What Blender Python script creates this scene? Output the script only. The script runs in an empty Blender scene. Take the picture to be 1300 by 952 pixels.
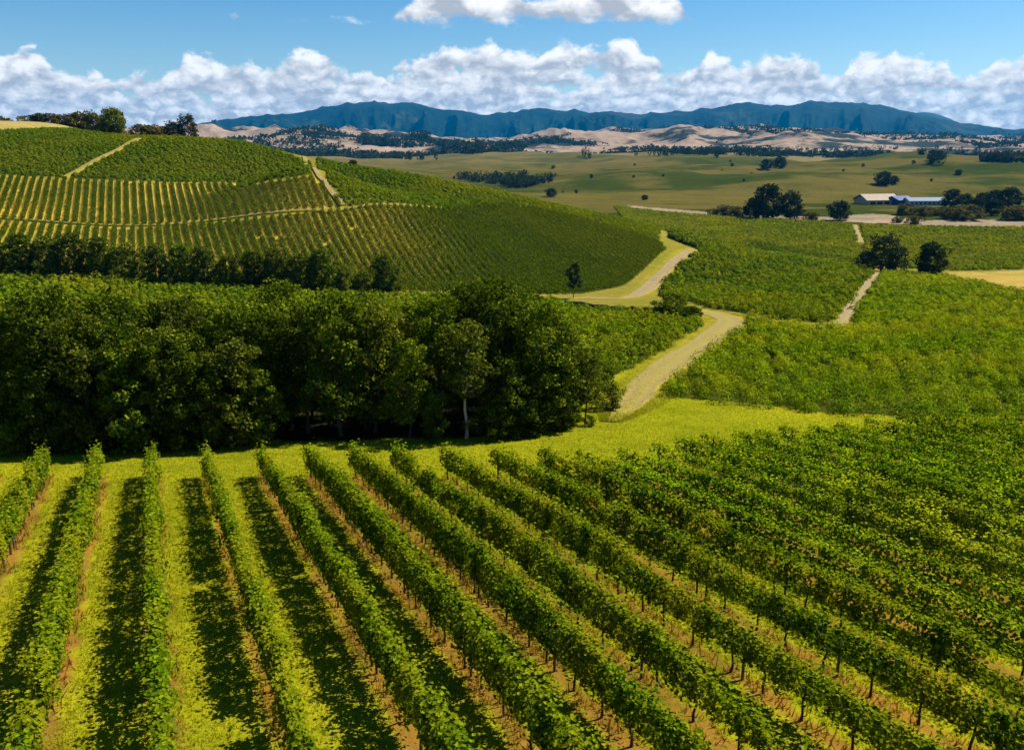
import bpy, math
import numpy as np
from math import radians, pi

# ------------------------------------------------------------------ basics
S = bpy.context.scene
COL = S.collection
rng = np.random.default_rng(11)
F = 1020.0                       # focal length in pixels of the 1300 px wide photograph
PITCH = radians(15.77)
CP, SP = math.cos(PITCH), math.sin(PITCH)
SUN_AZ, SUN_EL = radians(66.0), radians(49.0)

def tag(o, label=None, cat=None, group=None, kind=None):
    if label: o['label'] = label
    if cat: o['category'] = cat
    if group: o['group'] = group
    if kind: o['kind'] = kind
    return o

def empty(name, loc=(0, 0, 0), rz=0.0):
    o = bpy.data.objects.new(name, None)
    o.empty_display_size = 0.3
    COL.objects.link(o)
    o.location = tuple(float(v) for v in loc); o.rotation_euler = (0, 0, rz)
    return o

def mesh_data(name, V, faces, smooth=False, mats=(), midx=None, attrs=None):
    """faces: list of int arrays (n,k)."""
    V = np.asarray(V, np.float32)
    me = bpy.data.meshes.new(name)
    faces = [np.asarray(f, np.int32) for f in faces if len(f)]
    npol = sum(len(f) for f in faces); nl = sum(f.size for f in faces)
    me.vertices.add(len(V)); me.loops.add(nl); me.polygons.add(npol)
    me.vertices.foreach_set('co', V.ravel())
    me.loops.foreach_set('vertex_index', np.concatenate([f.ravel() for f in faces]))
    tot = np.concatenate([np.full(len(f), f.shape[1], np.int32) for f in faces])
    st = np.concatenate([[0], np.cumsum(tot)[:-1]]).astype(np.int32)
    me.polygons.foreach_set('loop_start', st)
    if midx is not None: me.polygons.foreach_set('material_index', np.asarray(midx, np.int32))
    me.polygons.foreach_set('use_smooth', np.full(npol, smooth, bool))
    for m in mats: me.materials.append(m)
    for an, (typ, data) in (attrs or {}).items():
        a = me.attributes.new(an, typ, 'POINT')
        a.data.foreach_set('color' if 'COLOR' in typ else 'value', np.asarray(data, np.float32).ravel())
    me.update(calc_edges=True)
    return me

def link(name, me, parent=None, loc=(0, 0, 0), rz=0.0, sc=(1, 1, 1)):
    o = bpy.data.objects.new(name, me)
    COL.objects.link(o)
    o.location = tuple(float(v) for v in loc); o.rotation_euler = (0, 0, rz); o.scale = sc
    if parent: o.parent = parent
    return o

# ------------------------------------------------------------------ noise
def _hash(ix, iy, seed):
    n = (ix.astype(np.int64) * 374761393 + iy.astype(np.int64) * 668265263 + seed * 1442695041) & 0xffffffff
    n = ((n ^ (n >> 13)) * 1274126177) & 0xffffffff
    n = ((n ^ (n >> 15)) * 2246822519) & 0xffffffff
    return ((n ^ (n >> 16)) & 0xffffff) / float(0xffffff)

def vnoise(x, y, seed=0):
    x = np.asarray(x, float); y = np.asarray(y, float)
    ix = np.floor(x); iy = np.floor(y); fx = x - ix; fy = y - iy
    fx = fx * fx * fx * (fx * (fx * 6 - 15) + 10); fy = fy * fy * fy * (fy * (fy * 6 - 15) + 10)
    a = _hash(ix, iy, seed); b = _hash(ix + 1, iy, seed); c = _hash(ix, iy + 1, seed); d = _hash(ix + 1, iy + 1, seed)
    return (a * (1 - fx) + b * fx) * (1 - fy) + (c * (1 - fx) + d * fx) * fy

def fbm(x, y, seed=0, octv=4, gain=0.5):
    s = 0; a = 1.0; t = 0
    for k in range(octv):
        s = s + a * vnoise(x * 2 ** k + 17.3 * k, y * 2 ** k - 9.1 * k, seed + k); t += a; a *= gain
    return s / t

def ridged(x, y, seed=0, octv=4, gain=0.5):
    s = 0; a = 1.0; t = 0
    for k in range(octv):
        s = s + a * (1 - np.abs(2 * vnoise(x * 2 ** k + 5.7 * k, y * 2 ** k + 3.1 * k, seed + k) - 1)); t += a; a *= gain
    return s / t

def sstep(a, b, x):
    t = np.clip((np.asarray(x, float) - a) / (b - a), 0, 1)
    return t * t * (3 - 2 * t)

# ------------------------------------------------------------------ terrain height
_py = np.array([-30000, -300, -120, -60, 0, 60, 85, 110, 150, 200, 300, 400, 540, 775, 1200, 2000, 3000, 5000, 9000, 60000.])
_pz = np.array([-30, -30, -14, -5.5, -11.2, -20.4, -23.6, -26.2, -30.6, -35.6, -45, -51, -53.5, -53.5, -46, -32, -22, -8, 0, 0.])
_tab = np.linspace(-400, 9200, 9601)
_tv = np.interp(_tab, _py, _pz)
_k = np.exp(-0.5 * (np.arange(-45, 46) / 15.0) ** 2); _k /= _k.sum()
_tvs = np.convolve(np.pad(_tv, 45, mode='edge'), _k, mode='valid')
def base_z(y):
    y = np.asarray(y, float)
    return np.interp(y, _tab, _tvs)

def ray(px, py):
    """direction of a photograph pixel, scaled to one metre of forward distance"""
    vx = (np.asarray(px, float) - 650) / F; vy = -(np.asarray(py, float) - 476) / F
    dy = CP + vy * SP; dz = -SP + vy * CP
    return vx / dy, dz / dy

CTRL = [  # photo pixel and forward distance of points on the left hill and its feet
 (0,348,200),(-250,338,200),(240,358,203),(480,372,207),(-600,330,200),
 (-250,272,262),(0,279,260),(170,288,258),(300,277,260),(390,268,262),(560,265,295),(-600,262,262),
 (-250,212,305),(0,222,305),(180,232,303),(330,232,305),(400,222,305),(-600,200,305),
 (-250,158,400),(0,168,395),(90,166,400),(180,176,390),(260,180,385),(330,187,378),(400,204,358),(500,223,345),(560,233,340),
 (620,243,342),(700,260,348),(760,273,362),(800,287,385),(-600,150,400),
 (560,368,222),(650,370,231),(740,373,232),(800,359,255),(846,318,410),
 (650,308,282),(560,310,258),(760,322,288),(430,232,312),(480,245,315),
]
C = []
for px, py, d in CTRL:
    rx, rz = ray(px, py); C.append((rx * d, d, rz * d))
hx = [c for c in C]
for px, dz in ((-600, 5), (-250, 6), (0, 6), (90, 5)):           # dry plateau behind the left end of the crest
    rx, _ = ray(px, 160); C.append((rx * 500, 500, 11.5)); C.append((rx * 620, 620, -6)); C.append((rx * 800, 800, -35))
for px, d, z in ((180, 460, -4), (260, 450, -9), (330, 440, -14), (400, 420, -20), (500, 420, -28), (560, 415, -33), (620, 420, -38), (700, 430, -44), (760, 440, -48),
                 (180, 600, -30), (330, 600, -40), (500, 560, -48), (700, 560, -53)):
    rx, _ = ray(px, 300); C.append((rx * d, d, z))
def zero(x, y): C.append((x, y, float(base_z(y))))
for d in (60, 100, 140):
    for x in (-260, -160, -90, -40, 0, 40, 100, 180): zero(x, d)
for d in (180, 240, 300, 360, 500, 640, 800):
    for x in (70, 140, 230, 340, 460):
        if x > 0.22 * d + 10: zero(x, d)
for x, d in ((45, 190), (100, 470), (110, 540), (60, 640), (0, 700), (-200, 950), (-500, 1000), (0, 900), (200, 900), (-900, 700), (-900, 1000)): zero(x, d)
C = np.array(C)
def _phi(dx, dy): return np.sqrt(dx * dx + dy * dy + 26.0 ** 2)
_res = C[:, 2] - base_z(C[:, 1])
_A = _phi(C[:, None, 0] - C[None, :, 0], C[:, None, 1] - C[None, :, 1]) + 0.12 * np.eye(len(C))
_w = np.linalg.solve(_A, _res)
print('ctrl fit', np.abs(_A @ _w - 0.12 * _w - _res).max(), _res.min(), _res.max())
def residual(x, y):
    sh = np.shape(x); x = np.ravel(x); y = np.ravel(y); out = np.empty(len(x))
    for i in range(0, len(x), 40000):
        xs, ys = x[i:i + 40000], y[i:i + 40000]
        out[i:i + 40000] = _phi(xs[:, None] - C[None, :, 0], ys[:, None] - C[None, :, 1]) @ _w
    return out.reshape(sh)

RIDGE = np.array([(-2500,168),(-900,160),(-200,160),(100,166),(200,165),(270,158),(340,150),(400,144),(440,135),(480,129),(510,130),(545,134),(570,139),(620,146),(660,140),(700,139),(760,143),(800,146),(850,142),(890,136),(925,131),(950,137),(975,133),(1010,128),(1040,133),(1075,135),(1110,143),(1150,152),(1200,159),(1260,168),(1300,174),(1400,178),(1700,165),(3500,168)], float)
_raz = np.arctan2((RIDGE[:, 0] - 650) / F, CP)
_rtn = ray(RIDGE[:, 0], RIDGE[:, 1])[1] * np.cos(np.arctan(ray(RIDGE[:, 0], RIDGE[:, 1])[0]))   # tan elevation
RC = 13000.0
def height(x, y):
    x = np.asarray(x, float); y = np.asarray(y, float)
    r = np.hypot(x, y); az = np.arctan2(x, y)
    yy = np.where(r < 900, y, np.where(y > 0, y * sstep(2200, 900, r) + r * sstep(900, 2200, r), y))
    z = base_z(yy)
    near = (r < 1900) & (y > 40)
    if near.any():
        zr = np.zeros(x.shape)
        zr[near] = residual(x[near], y[near])
        z = z + zr * sstep(60, 120, y) * sstep(1700, 900, r)
    # rolling pasture, bare foothills, forested mountains
    a1 = sstep(620, 1500, r) * sstep(4200, 2600, r)
    z = z + a1 * 34 * (fbm(x / 480, y / 300, 5, 4) - 0.5) * 2
    hf = sstep(2300, 4200, r) * sstep(10500, 8000, r) * (1 - .45 * sstep(.30, .46, az))
    lump = ridged(x / 1500 + 2.2, y / 1300, 21, 5, 0.52)
    z = z + hf * (330 * np.clip(lump - 0.5, -.12, 1) * (0.4 + 0.6 * sstep(2600, 6200, r)) + 10)
    z = z + hf * 44 * (ridged(x / 330, y / 330, 81, 4, .55) - .55)
    mt = sstep(9200, RC, r) * (1 - 0.9 * sstep(RC, 19000, r))
    crest = np.interp(az, _raz, _rtn) * RC + 70 * (ridged(az * 34, az * 7 + r / 5000, 73, 3) - .6)
    sp = ridged(az * 26 + 0.35 * fbm(az * 9, r / 1500, 31, 3), r / 2600, 41, 5, 0.55)
    spm = sstep(8800, 10300, r) * (1 - sstep(9900, 12300, r))
    mz = crest * mt ** 0.75 + spm * 760 * (sp - 0.63) + 10 * (fbm(az * 300, r / 300, 61, 3) - .5) * sstep(9000, 11000, r)
    return z + np.where(r > 8800, mz, 0)

def unproject(px, py, tmax=16000):
    px = np.atleast_1d(np.asarray(px, float)); py = np.atleast_1d(np.asarray(py, float))
    rx, rz = ray(px, py)
    ts = np.concatenate([np.arange(8, 120, 1.0), np.arange(120, 700, 4.0), np.geomspace(700, tmax, 160)])
    T = np.full(px.shape, np.nan)
    X = rx[:, None] * ts; Y = np.broadcast_to(ts, X.shape)
    D = rz[:, None] * ts - height(X, Y)
    for i in range(len(px)):
        k = np.where(D[i] < 0)[0]
        if len(k):
            a = ts[max(k[0] - 1, 0)]; b = ts[k[0]]
            for _ in range(16):
                m = (a + b) / 2
                if rz[i] * m - float(height(np.array([rx[i] * m]), np.array([m]))[0]) < 0: b = m
                else: a = m
            T[i] = b
        else: T[i] = tmax
    return np.stack([rx * T, T], 1)
def ground(px, py):
    p = unproject([px], [py])[0]
    return p[0], p[1], float(height(p[:1], p[1:])[0])

def project(x, y, z):
    d = y * CP - z * SP; v = y * SP + z * CP
    return 650 + F * x / d, 476 - F * v / d

def inpoly(x, y, P):
    x = np.asarray(x); y = np.asarray(y); r = np.zeros(x.shape, bool); n = len(P)
    for i in range(n):
        x1, y1 = P[i]; x2, y2 = P[(i + 1) % n]
        c = ((y1 > y) != (y2 > y)); r ^= c & (x < (x2 - x1) * (y - y1) / ((y2 - y1) or 1e-9) + x1)
    return r

def soft_poly(x, y, P, w):
    """polygon mask with an edge made ragged by noise"""
    return inpoly(x + w * (fbm(x / (4 * w), y / (4 * w), 3, 3) - .5) * 2, y + w * (fbm(x / (4 * w), y / (4 * w), 9, 3) - .5) * 2, P)

def poly(pts):
    a = np.array(pts, float); return [tuple(p) for p in unproject(a[:, 0], a[:, 1])]

# ------------------------------------------------------------------ materials
def new_mat(name):
    m = bpy.data.materials.new(name); m.use_nodes = True
    nt = m.node_tree; nt.nodes.clear()
    return m, nt
def nd(nt, t, **kw):
    n = nt.nodes.new(t)
    for k, v in kw.items(): setattr(n, k, v)
    return n
def ramp(nt, pts, fac):
    r = nd(nt, 'ShaderNodeValToRGB'); e = r.color_ramp.elements
    while len(e) < len(pts): e.new(0.5)
    for i, (p, c) in enumerate(pts): e[i].position = p; e[i].color = (*c, 1) if len(c) == 3 else c
    nt.links.new(fac, r.inputs[0]); return r.outputs[0]
def noise(nt, scale, detail=4, rough=0.55, vec=None, dist=0.0):
    n = nd(nt, 'ShaderNodeTexNoise'); n.inputs['Scale'].default_value = scale; n.inputs['Detail'].default_value = detail
    n.inputs['Roughness'].default_value = rough; n.inputs['Distortion'].default_value = dist
    if vec is not None: nt.links.new(vec, n.inputs['Vector'])
    return n.outputs['Fac']
def mix(nt, a, b, fac, mode='MIX'):
    m = nd(nt, 'ShaderNodeMix', data_type='RGBA', blend_type=mode)
    for sock, v in ((m.inputs[6], a), (m.inputs[7], b), (m.inputs[0], fac)):
        if hasattr(v, 'is_output'): nt.links.new(v, sock)
        elif isinstance(v, (int, float)): sock.default_value = v
        else: sock.default_value = (*v, 1)
    return m.outputs[2]
def worldpos(nt): return nd(nt, 'ShaderNodeNewGeometry').outputs['Position']

def leaf_mat(name, dark, mid, light, yellow=None, transl=0.32, patch=0.15, spec=0.0, vary=0, plant=0):
    """leaves: each leaf its own tone, with slow drifts of tone from plant to plant"""
    m, nt = new_mat(name)
    g = nd(nt, 'ShaderNodeNewGeometry')
    c = ramp(nt, [(0.0, dark), (0.55, mid), (1.0, light)], g.outputs['Random Per Island'])
    if yellow is not None:
        f = ramp(nt, [(0.42, (0, 0, 0)), (0.72, (1, 1, 1))], noise(nt, patch, 3, 0.6, g.outputs['Position']))
        fm = nd(nt, 'ShaderNodeMath', operation='MULTIPLY'); nt.links.new(f, fm.inputs[0]); fm.inputs[1].default_value = 0.75
        c = mix(nt, c, yellow, fm.outputs[0])
    if plant:
        c = mix(nt, c, ramp(nt, [(0.32, (.48, .56, .6)), (0.5, (1, 1, 1)), (0.68, (1.5, 1.4, 1.2))], noise(nt, plant, 2, .5, g.outputs['Position'])), 1.0, 'MULTIPLY')
    if vary:
        oi = nd(nt, 'ShaderNodeObjectInfo')
        c = mix(nt, c, ramp(nt, [(0.0, (.55, .62, .6)), (0.35, (.9, .95, .9)), (0.7, (1.15, 1.2, 1.0)), (1.0, (1.5, 1.5, 1.1))], oi.outputs['Random']), 1.0, 'MULTIPLY')
        c = mix(nt, c, ramp(nt, [(0.35, (.65, .7, .7)), (0.65, (1.4, 1.3, 1.1))], noise(nt, .9, 2, .5, g.outputs['Position'])), 1.0, 'MULTIPLY')
    b = nd(nt, 'ShaderNodeBsdfPrincipled'); nt.links.new(c, b.inputs['Base Color'])
    b.inputs['Roughness'].default_value = 0.7; b.inputs['Specular IOR Level'].default_value = spec
    t = nd(nt, 'ShaderNodeBsdfTranslucent')
    tc = mix(nt, c, (1.5, 1.4, 0.35), 1.0, 'MULTIPLY'); nt.links.new(tc, t.inputs['Color'])
    ms = nd(nt, 'ShaderNodeMixShader'); ms.inputs[0].default_value = transl
    nt.links.new(b.outputs[0], ms.inputs[1]); nt.links.new(t.outputs[0], ms.inputs[2])
    o = nd(nt, 'ShaderNodeOutputMaterial'); nt.links.new(ms.outputs[0], o.inputs[0])
    return m

def plain_mat(name, c1, c2, scale=8, rough=0.85, bump=0.0, spec=0.2, stretch=None, edge=None):
    m, nt = new_mat(name)
    tc = nd(nt, 'ShaderNodeTexCoord').outputs['Object']
    if stretch:
        mp = nd(nt, 'ShaderNodeMapping'); mp.inputs['Scale'].default_value = stretch; nt.links.new(tc, mp.inputs[0]); tc = mp.outputs[0]
    f = noise(nt, scale, 6, 0.62, tc)
    c = ramp(nt, [(0.3, c1), (0.7, c2)], f)
    b = nd(nt, 'ShaderNodeBsdfPrincipled'); nt.links.new(c, b.inputs['Base Color'])
    b.inputs['Roughness'].default_value = rough; b.inputs['Specular IOR Level'].default_value = spec
    if bump:
        bp = nd(nt, 'ShaderNodeBump'); bp.inputs['Strength'].default_value = bump; bp.inputs['Distance'].default_value = 0.05
        nt.links.new(f, bp.inputs['Height']); nt.links.new(bp.outputs[0], b.inputs['Normal'])
    if edge:
        at_ = nd(nt, 'ShaderNodeAttribute'); at_.attribute_name = 'edge'
        ad = nd(nt, 'ShaderNodeMath', operation='ADD'); nt.links.new(at_.outputs['Fac'], ad.inputs[0])
        nt.links.new(noise(nt, .9, 5, .7, tc), ad.inputs[1])
        f2 = ramp(nt, [(.52, (0, 0, 0)), (.85, (1, 1, 1))], mt2(nt, ad.outputs[0]))
        nt.links.new(mix(nt, c, edge, f2), b.inputs['Base Color'])
    o = nd(nt, 'ShaderNodeOutputMaterial'); nt.links.new(b.outputs[0], o.inputs[0])
    return m

def mt2(nt, v):
    n = nd(nt, 'ShaderNodeMath', operation='MULTIPLY'); nt.links.new(v, n.inputs[0]); n.inputs[1].default_value = .66; return n.outputs[0]

def ground_mat():
    m, nt = new_mat('ground')
    pos = worldpos(nt)
    a = nd(nt, 'ShaderNodeAttribute'); a.attribute_name = 'tone'
    n1 = noise(nt, 0.35, 5, 0.6, pos); n2 = noise(nt, 5.0, 5, 0.7, pos); n3 = noise(nt, 0.02, 4, 0.6, pos)
    c = mix(nt, a.outputs['Color'], ramp(nt, [(0.25, (.62, .70, .55)), (0.5, (1, 1, 1)), (0.8, (1.3, 1.15, 1.1))], n1), 0.85, 'MULTIPLY')
    c = mix(nt, c, ramp(nt, [(0.25, (.5, .58, .5)), (0.5, (1, 1, 1)), (0.8, (1.35, 1.25, 1.2))], n2), 0.6, 'MULTIPLY')
    c = mix(nt, c, ramp(nt, [(0.3, (.68, .76, .7)), (0.5, (1, 1, 1)), (0.72, (1.25, 1.15, 1.1))], n3), 0.8, 'MULTIPLY')
    b = nd(nt, 'ShaderNodeBsdfPrincipled'); nt.links.new(c, b.inputs['Base Color']); b.inputs['Roughness'].default_value = 0.95
    b.inputs['Specular IOR Level'].default_value = 0.0
    bp = nd(nt, 'ShaderNodeBump'); bp.inputs['Strength'].default_value = 0.6; bp.inputs['Distance'].default_value = 0.12
    nt.links.new(n2, bp.inputs['Height']); nt.links.new(bp.outputs[0], b.inputs['Normal'])
    o = nd(nt, 'ShaderNodeOutputMaterial'); nt.links.new(b.outputs[0], o.inputs[0])
    return m

def hill_mat(name, base1, base2, scrub, thr, s1, s2):
    m, nt = new_mat(name)
    pos = worldpos(nt)
    c = ramp(nt, [(0.3, base1), (0.7, base2)], noise(nt, s1, 6, 0.6, pos))
    f = ramp(nt, [(thr, (0, 0, 0)), (thr + 0.05, (1, 1, 1))], noise(nt, s2, 9, 0.62, pos, 0.4))
    c = mix(nt, c, scrub, f)
    c = mix(nt, c, ramp(nt, [(0.3, (.55, .6, .6)), (0.7, (1.3, 1.25, 1.2))], noise(nt, s2 * 9, 4, .7, pos)), 0.7, 'MULTIPLY')
    b = nd(nt, 'ShaderNodeBsdfPrincipled'); nt.links.new(c, b.inputs['Base Color']); b.inputs['Roughness'].default_value = 1.0
    b.inputs['Specular IOR Level'].default_value = 0.05
    o = nd(nt, 'ShaderNodeOutputMaterial'); nt.links.new(b.outputs[0], o.inputs[0])
    return m

M = {}
M['ground'] = ground_mat()
M['foothill'] = hill_mat('dry_foothill', (.20, .14, .095), (.30, .22, .16), (.014, .022, .017), 0.515, .0012, .0021)
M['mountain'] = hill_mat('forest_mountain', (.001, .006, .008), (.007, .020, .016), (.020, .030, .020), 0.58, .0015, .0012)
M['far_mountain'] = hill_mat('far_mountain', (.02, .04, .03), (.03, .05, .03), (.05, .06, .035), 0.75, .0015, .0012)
M['vine'] = leaf_mat('vine_leaves', (.026, .063, .002), (.084, .145, .003), (.210, .260, .005), (.25, .235, .007), 0.32, 0.40)
M['vine_lush'] = leaf_mat('lush_vine_leaves', (.036, .086, .002), (.110, .190, .003), (.225, .295, .005), (.30, .29, .007), 0.10, 0.09, plant=.5)
M['vine_field'] = leaf_mat('field_vine_leaves', (.032, .070, .002), (.098, .168, .003), (.215, .285, .005), (.27, .26, .007), 0.30, 0.06, plant=.42)
M['vine_mid'] = leaf_mat('block_vine_leaves', (.024, .054, .002), (.072, .126, .003), (.155, .210, .005), (.20, .195, .006), 0.28, 0.05, plant=.42)
M['vine_deep'] = leaf_mat('deep_vine_leaves', (.027, .058, .002), (.082, .136, .003), (.175, .225, .005), (.22, .21, .006), 0.27, 0.06, plant=.42)  # deeper green leaves of the field behind the wood
M['vine_far'] = leaf_mat('far_vine_leaves', (.062, .094, .003), (.120, .158, .004), (.185, .22, .006), (.23, .215, .008), 0.28, 0.018)
M['hill_block'] = leaf_mat('hill_block_leaves', (.034, .062, .002), (.078, .128, .003), (.135, .185, .005), (.17, .175, .006), 0.28, 0.02)
M['hill_vine'] = leaf_mat('hill_vine_leaves', (.026, .052, .002), (.060, .098, .003), (.110, .150, .005), (.14, .145, .006), 0.27, 0.02)
M['tree'] = leaf_mat('broad_leaves', (.016, .036, .003), (.054, .084, .006), (.150, .178, .011), None, 0.26, vary=1)
M['tree_b'] = leaf_mat('olive_leaves', (.032, .046, .006), (.074, .092, .010), (.160, .175, .018), None, 0.26, vary=1)
M['tree_c'] = leaf_mat('light_leaves', (.030, .055, .004), (.068, .095, .006), (.13, .16, .009), None, 0.28, vary=1)
M['tree_far'] = leaf_mat('evergreen_leaves', (.012, .022, .012), (.022, .034, .016), (.038, .050, .020), None, 0.15)
M['tree_dull'] = leaf_mat('dull_leaves', (.04, .042, .014), (.08, .075, .024), (.14, .12, .042), None, 0.2)
M['grass'] = leaf_mat('grass_blades', (.175, .19, .004), (.235, .235, .005), (.30, .28, .007), (.17, .20, .004), 0.30, 0.22, 0.1)
M['weed'] = leaf_mat('dry_stalks', (.10, .065, .008), (.24, .115, .016), (.33, .20, .03), (.12, .12, .008), 0.3, 0.5, 0.1)
M['bark'] = plain_mat('bark', (.035, .026, .018), (.085, .065, .045), 5, 0.9, 0.4, stretch=(1, 1, .25))
M['pale_bark'] = plain_mat('pale_bark', (.26, .22, .17), (.50, .44, .36), 6, 0.8, 0.3, stretch=(1, 1, .25))
M['vine_wood'] = plain_mat('vine_wood', (.025, .018, .012), (.07, .05, .03), 20, 0.9, 0.4)
M['post'] = plain_mat('weathered_post', (.06, .045, .03), (.15, .12, .085), 14, 0.9, 0.3, stretch=(1, 1, .2))
M['dirt'] = plain_mat('dirt', (.17, .12, .055), (.28, .20, .105), 0.5, 0.95, 0.3, edge=(.20, .165, .03))
M['dirt_grass'] = plain_mat('grassy_dirt', (.165, .130, .022), (.240, .175, .055), 1.3, 0.95, 0.3, edge=(.225, .185, .018))
M['bank'] = plain_mat('bank_earth', (.02, .016, .010), (.06, .045, .022), 1.2, 1.0, 0.5)
M['gravel'] = plain_mat('river_gravel', (.34, .27, .21), (.60, .51, .43), 0.12, 0.95, 0.2)
M['barn_roof'] = plain_mat('barn_roof', (.19, .135, .09), (.27, .20, .14), 0.5, 0.6)
M['barn_wall'] = plain_mat('barn_wall', (.30, .24, .18), (.42, .34, .26), 1.0, 0.8)
M['blue_wall'] = plain_mat('blue_wall', (.012, .035, .12), (.02, .06, .19), 0.6, 0.5)
M['white_roof'] = plain_mat('white_roof', (.11, .16, .23), (.16, .21, .29), 0.4, 0.4)
M['white_wall'] = plain_mat('white_wall', (.26, .31, .38), (.36, .41, .47), 0.6, 0.7)
M['glass_and_shade'] = plain_mat('dark_opening', (.015, .02, .03), (.03, .04, .06), 1, 0.3)  # window glass, and the painted dark of the open bays

# ------------------------------------------------------------------ layout in world coordinates
def dense(pts, closed=False):
    out = []; n = len(pts)
    for i in range(n if closed else n - 1):
        a, b = np.array(pts[i], float), np.array(pts[(i + 1) % n], float); k = max(1, int(np.hypot(*(b - a)) / 28))
        out += [tuple(a + (b - a) * j / k) for j in range(k)]
    return out if closed else out + [tuple(pts[-1])]
def line(pts):
    q = dense(pts) if len(pts) > 1 else pts
    return unproject([p[0] for p in q], [p[1] for p in q])
def crest(pts, extra):
    out = []
    for px, py, d in pts:
        rx, _ = ray(px, py); out.append((rx * (d + extra), d + extra))
    return np.array(out)
MIDB = line([(-300,210),(0,222),(180,232),(330,232),(399,223)])
TRKB = line([(-300,273),(0,280),(170,289),(300,278),(390,268),(438,266)])
CR_L = crest([(-300,158,400),(0,168,395),(90,168,398),(180,177,388),(260,181,382),(330,188,372),(394,204,356)], -4)
CR_R = crest([(402,205,358),(440,211,352),(500,223,345),(560,233,340),(620,243,342),(700,260,348),(760,273,362),(800,287,385),(838,305,408)], 9)
LOWB = line([(836,308),(760,284),(700,269),(640,260),(562,267)])
HILL_UP = [tuple(p) for p in CR_L] + [tuple(p) for p in MIDB[::-1] + np.array([0, 1.0])]
HILL_ROWS_UP = [tuple(p) for p in MIDB - np.array([0, 1.0])] + [tuple(p) for p in TRKB[::-1] + np.array([0, 1.2])]
HILL_RIDGE = [tuple(p) for p in CR_R] + [tuple(p) for p in LOWB] + [tuple(p) for p in line([(439, 263), (418, 238), (403, 213)])]
HILL_ROWS_LOW = [tuple(p) for p in TRKB - np.array([0, 1.2])] + [tuple(p) for p in LOWB[::-1]] + poly([(846,317),(815,345),(790,364),(740,373),(600,370),(480,372),(240,362),(0,352),(-300,345)])
F_BEHIND = poly([(-260,342),(0,350),(240,361),(480,375),(600,375),(705,380),(725,392),(800,396),(880,404),(893,410),(840,446),(780,478),(740,500),(700,470),(500,440),(200,440),(-260,440)])
F_MID = poly([(885,316),(960,310),(1060,330),(1109,341),(1106,350),(1056,410),(1000,408),(900,391),(838,376),(845,350)])
F_UPMID = poly([(780,263),(900,275),(1080,285),(1090,308),(1092,330),(960,309),(890,311),(858,303)])
F_UPRIGHT = poly([(1093,287),(1320,290),(1500,292),(1500,342),(1300,342),(1190,344),(1112,337),(1097,308)])
F_RIGHT = poly([(1122,347),(1190,351),(1300,374),(1560,420),(1560,560),(1300,533),(1160,533),(1060,528),(950,516),(832,506),(950,408),(1000,414),(1062,418)])
F_TAN = poly([(1190,346),(1300,343),(1560,343),(1560,415),(1300,370)])
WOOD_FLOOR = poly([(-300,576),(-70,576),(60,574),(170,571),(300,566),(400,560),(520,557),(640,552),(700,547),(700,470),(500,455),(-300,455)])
RIVER = poly([(800,261),(870,267),(950,273),(1060,276),(1110,271),(1180,280),(1300,279),(1450,279),(1450,291),(1300,289),(1180,288),(1060,281),(950,278),(870,272),(800,266)])

VPX, VPY = 185.0, 350.0
_vx, _vz = ray(VPX, VPY)
ROW_DIR = np.array([_vx, 1.0]); ROW_DIR /= np.linalg.norm(ROW_DIR); ROW_N = np.array([ROW_DIR[1], -ROW_DIR[0]])
ROW_ENDS = [(-150,603),(-76,602),(-8,601),(60,600),(128,600),(195,600),(265,600),(335,599),(395,599),(452,599),(504,600),(568,600),(632,600),(692,600),(746,599),(795,594),(836,586),(870,581),(904,578),(942,573),(972,570),(1004,566),(1037,562),(1073,559),(1112,556),(1152,553),(1193,551),(1236,549),(1280,547)]
row_far = unproject([p[0] for p in ROW_ENDS], [p[1] + 8 for p in ROW_ENDS])
row_off = row_far @ ROW_N
print('row spacing', np.round(np.diff(row_off), 2))
HROW_AZ = radians(-23.5)
HD = np.array([math.sin(HROW_AZ), math.cos(HROW_AZ)]); HN = np.array([HD[1], -HD[0]])

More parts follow.
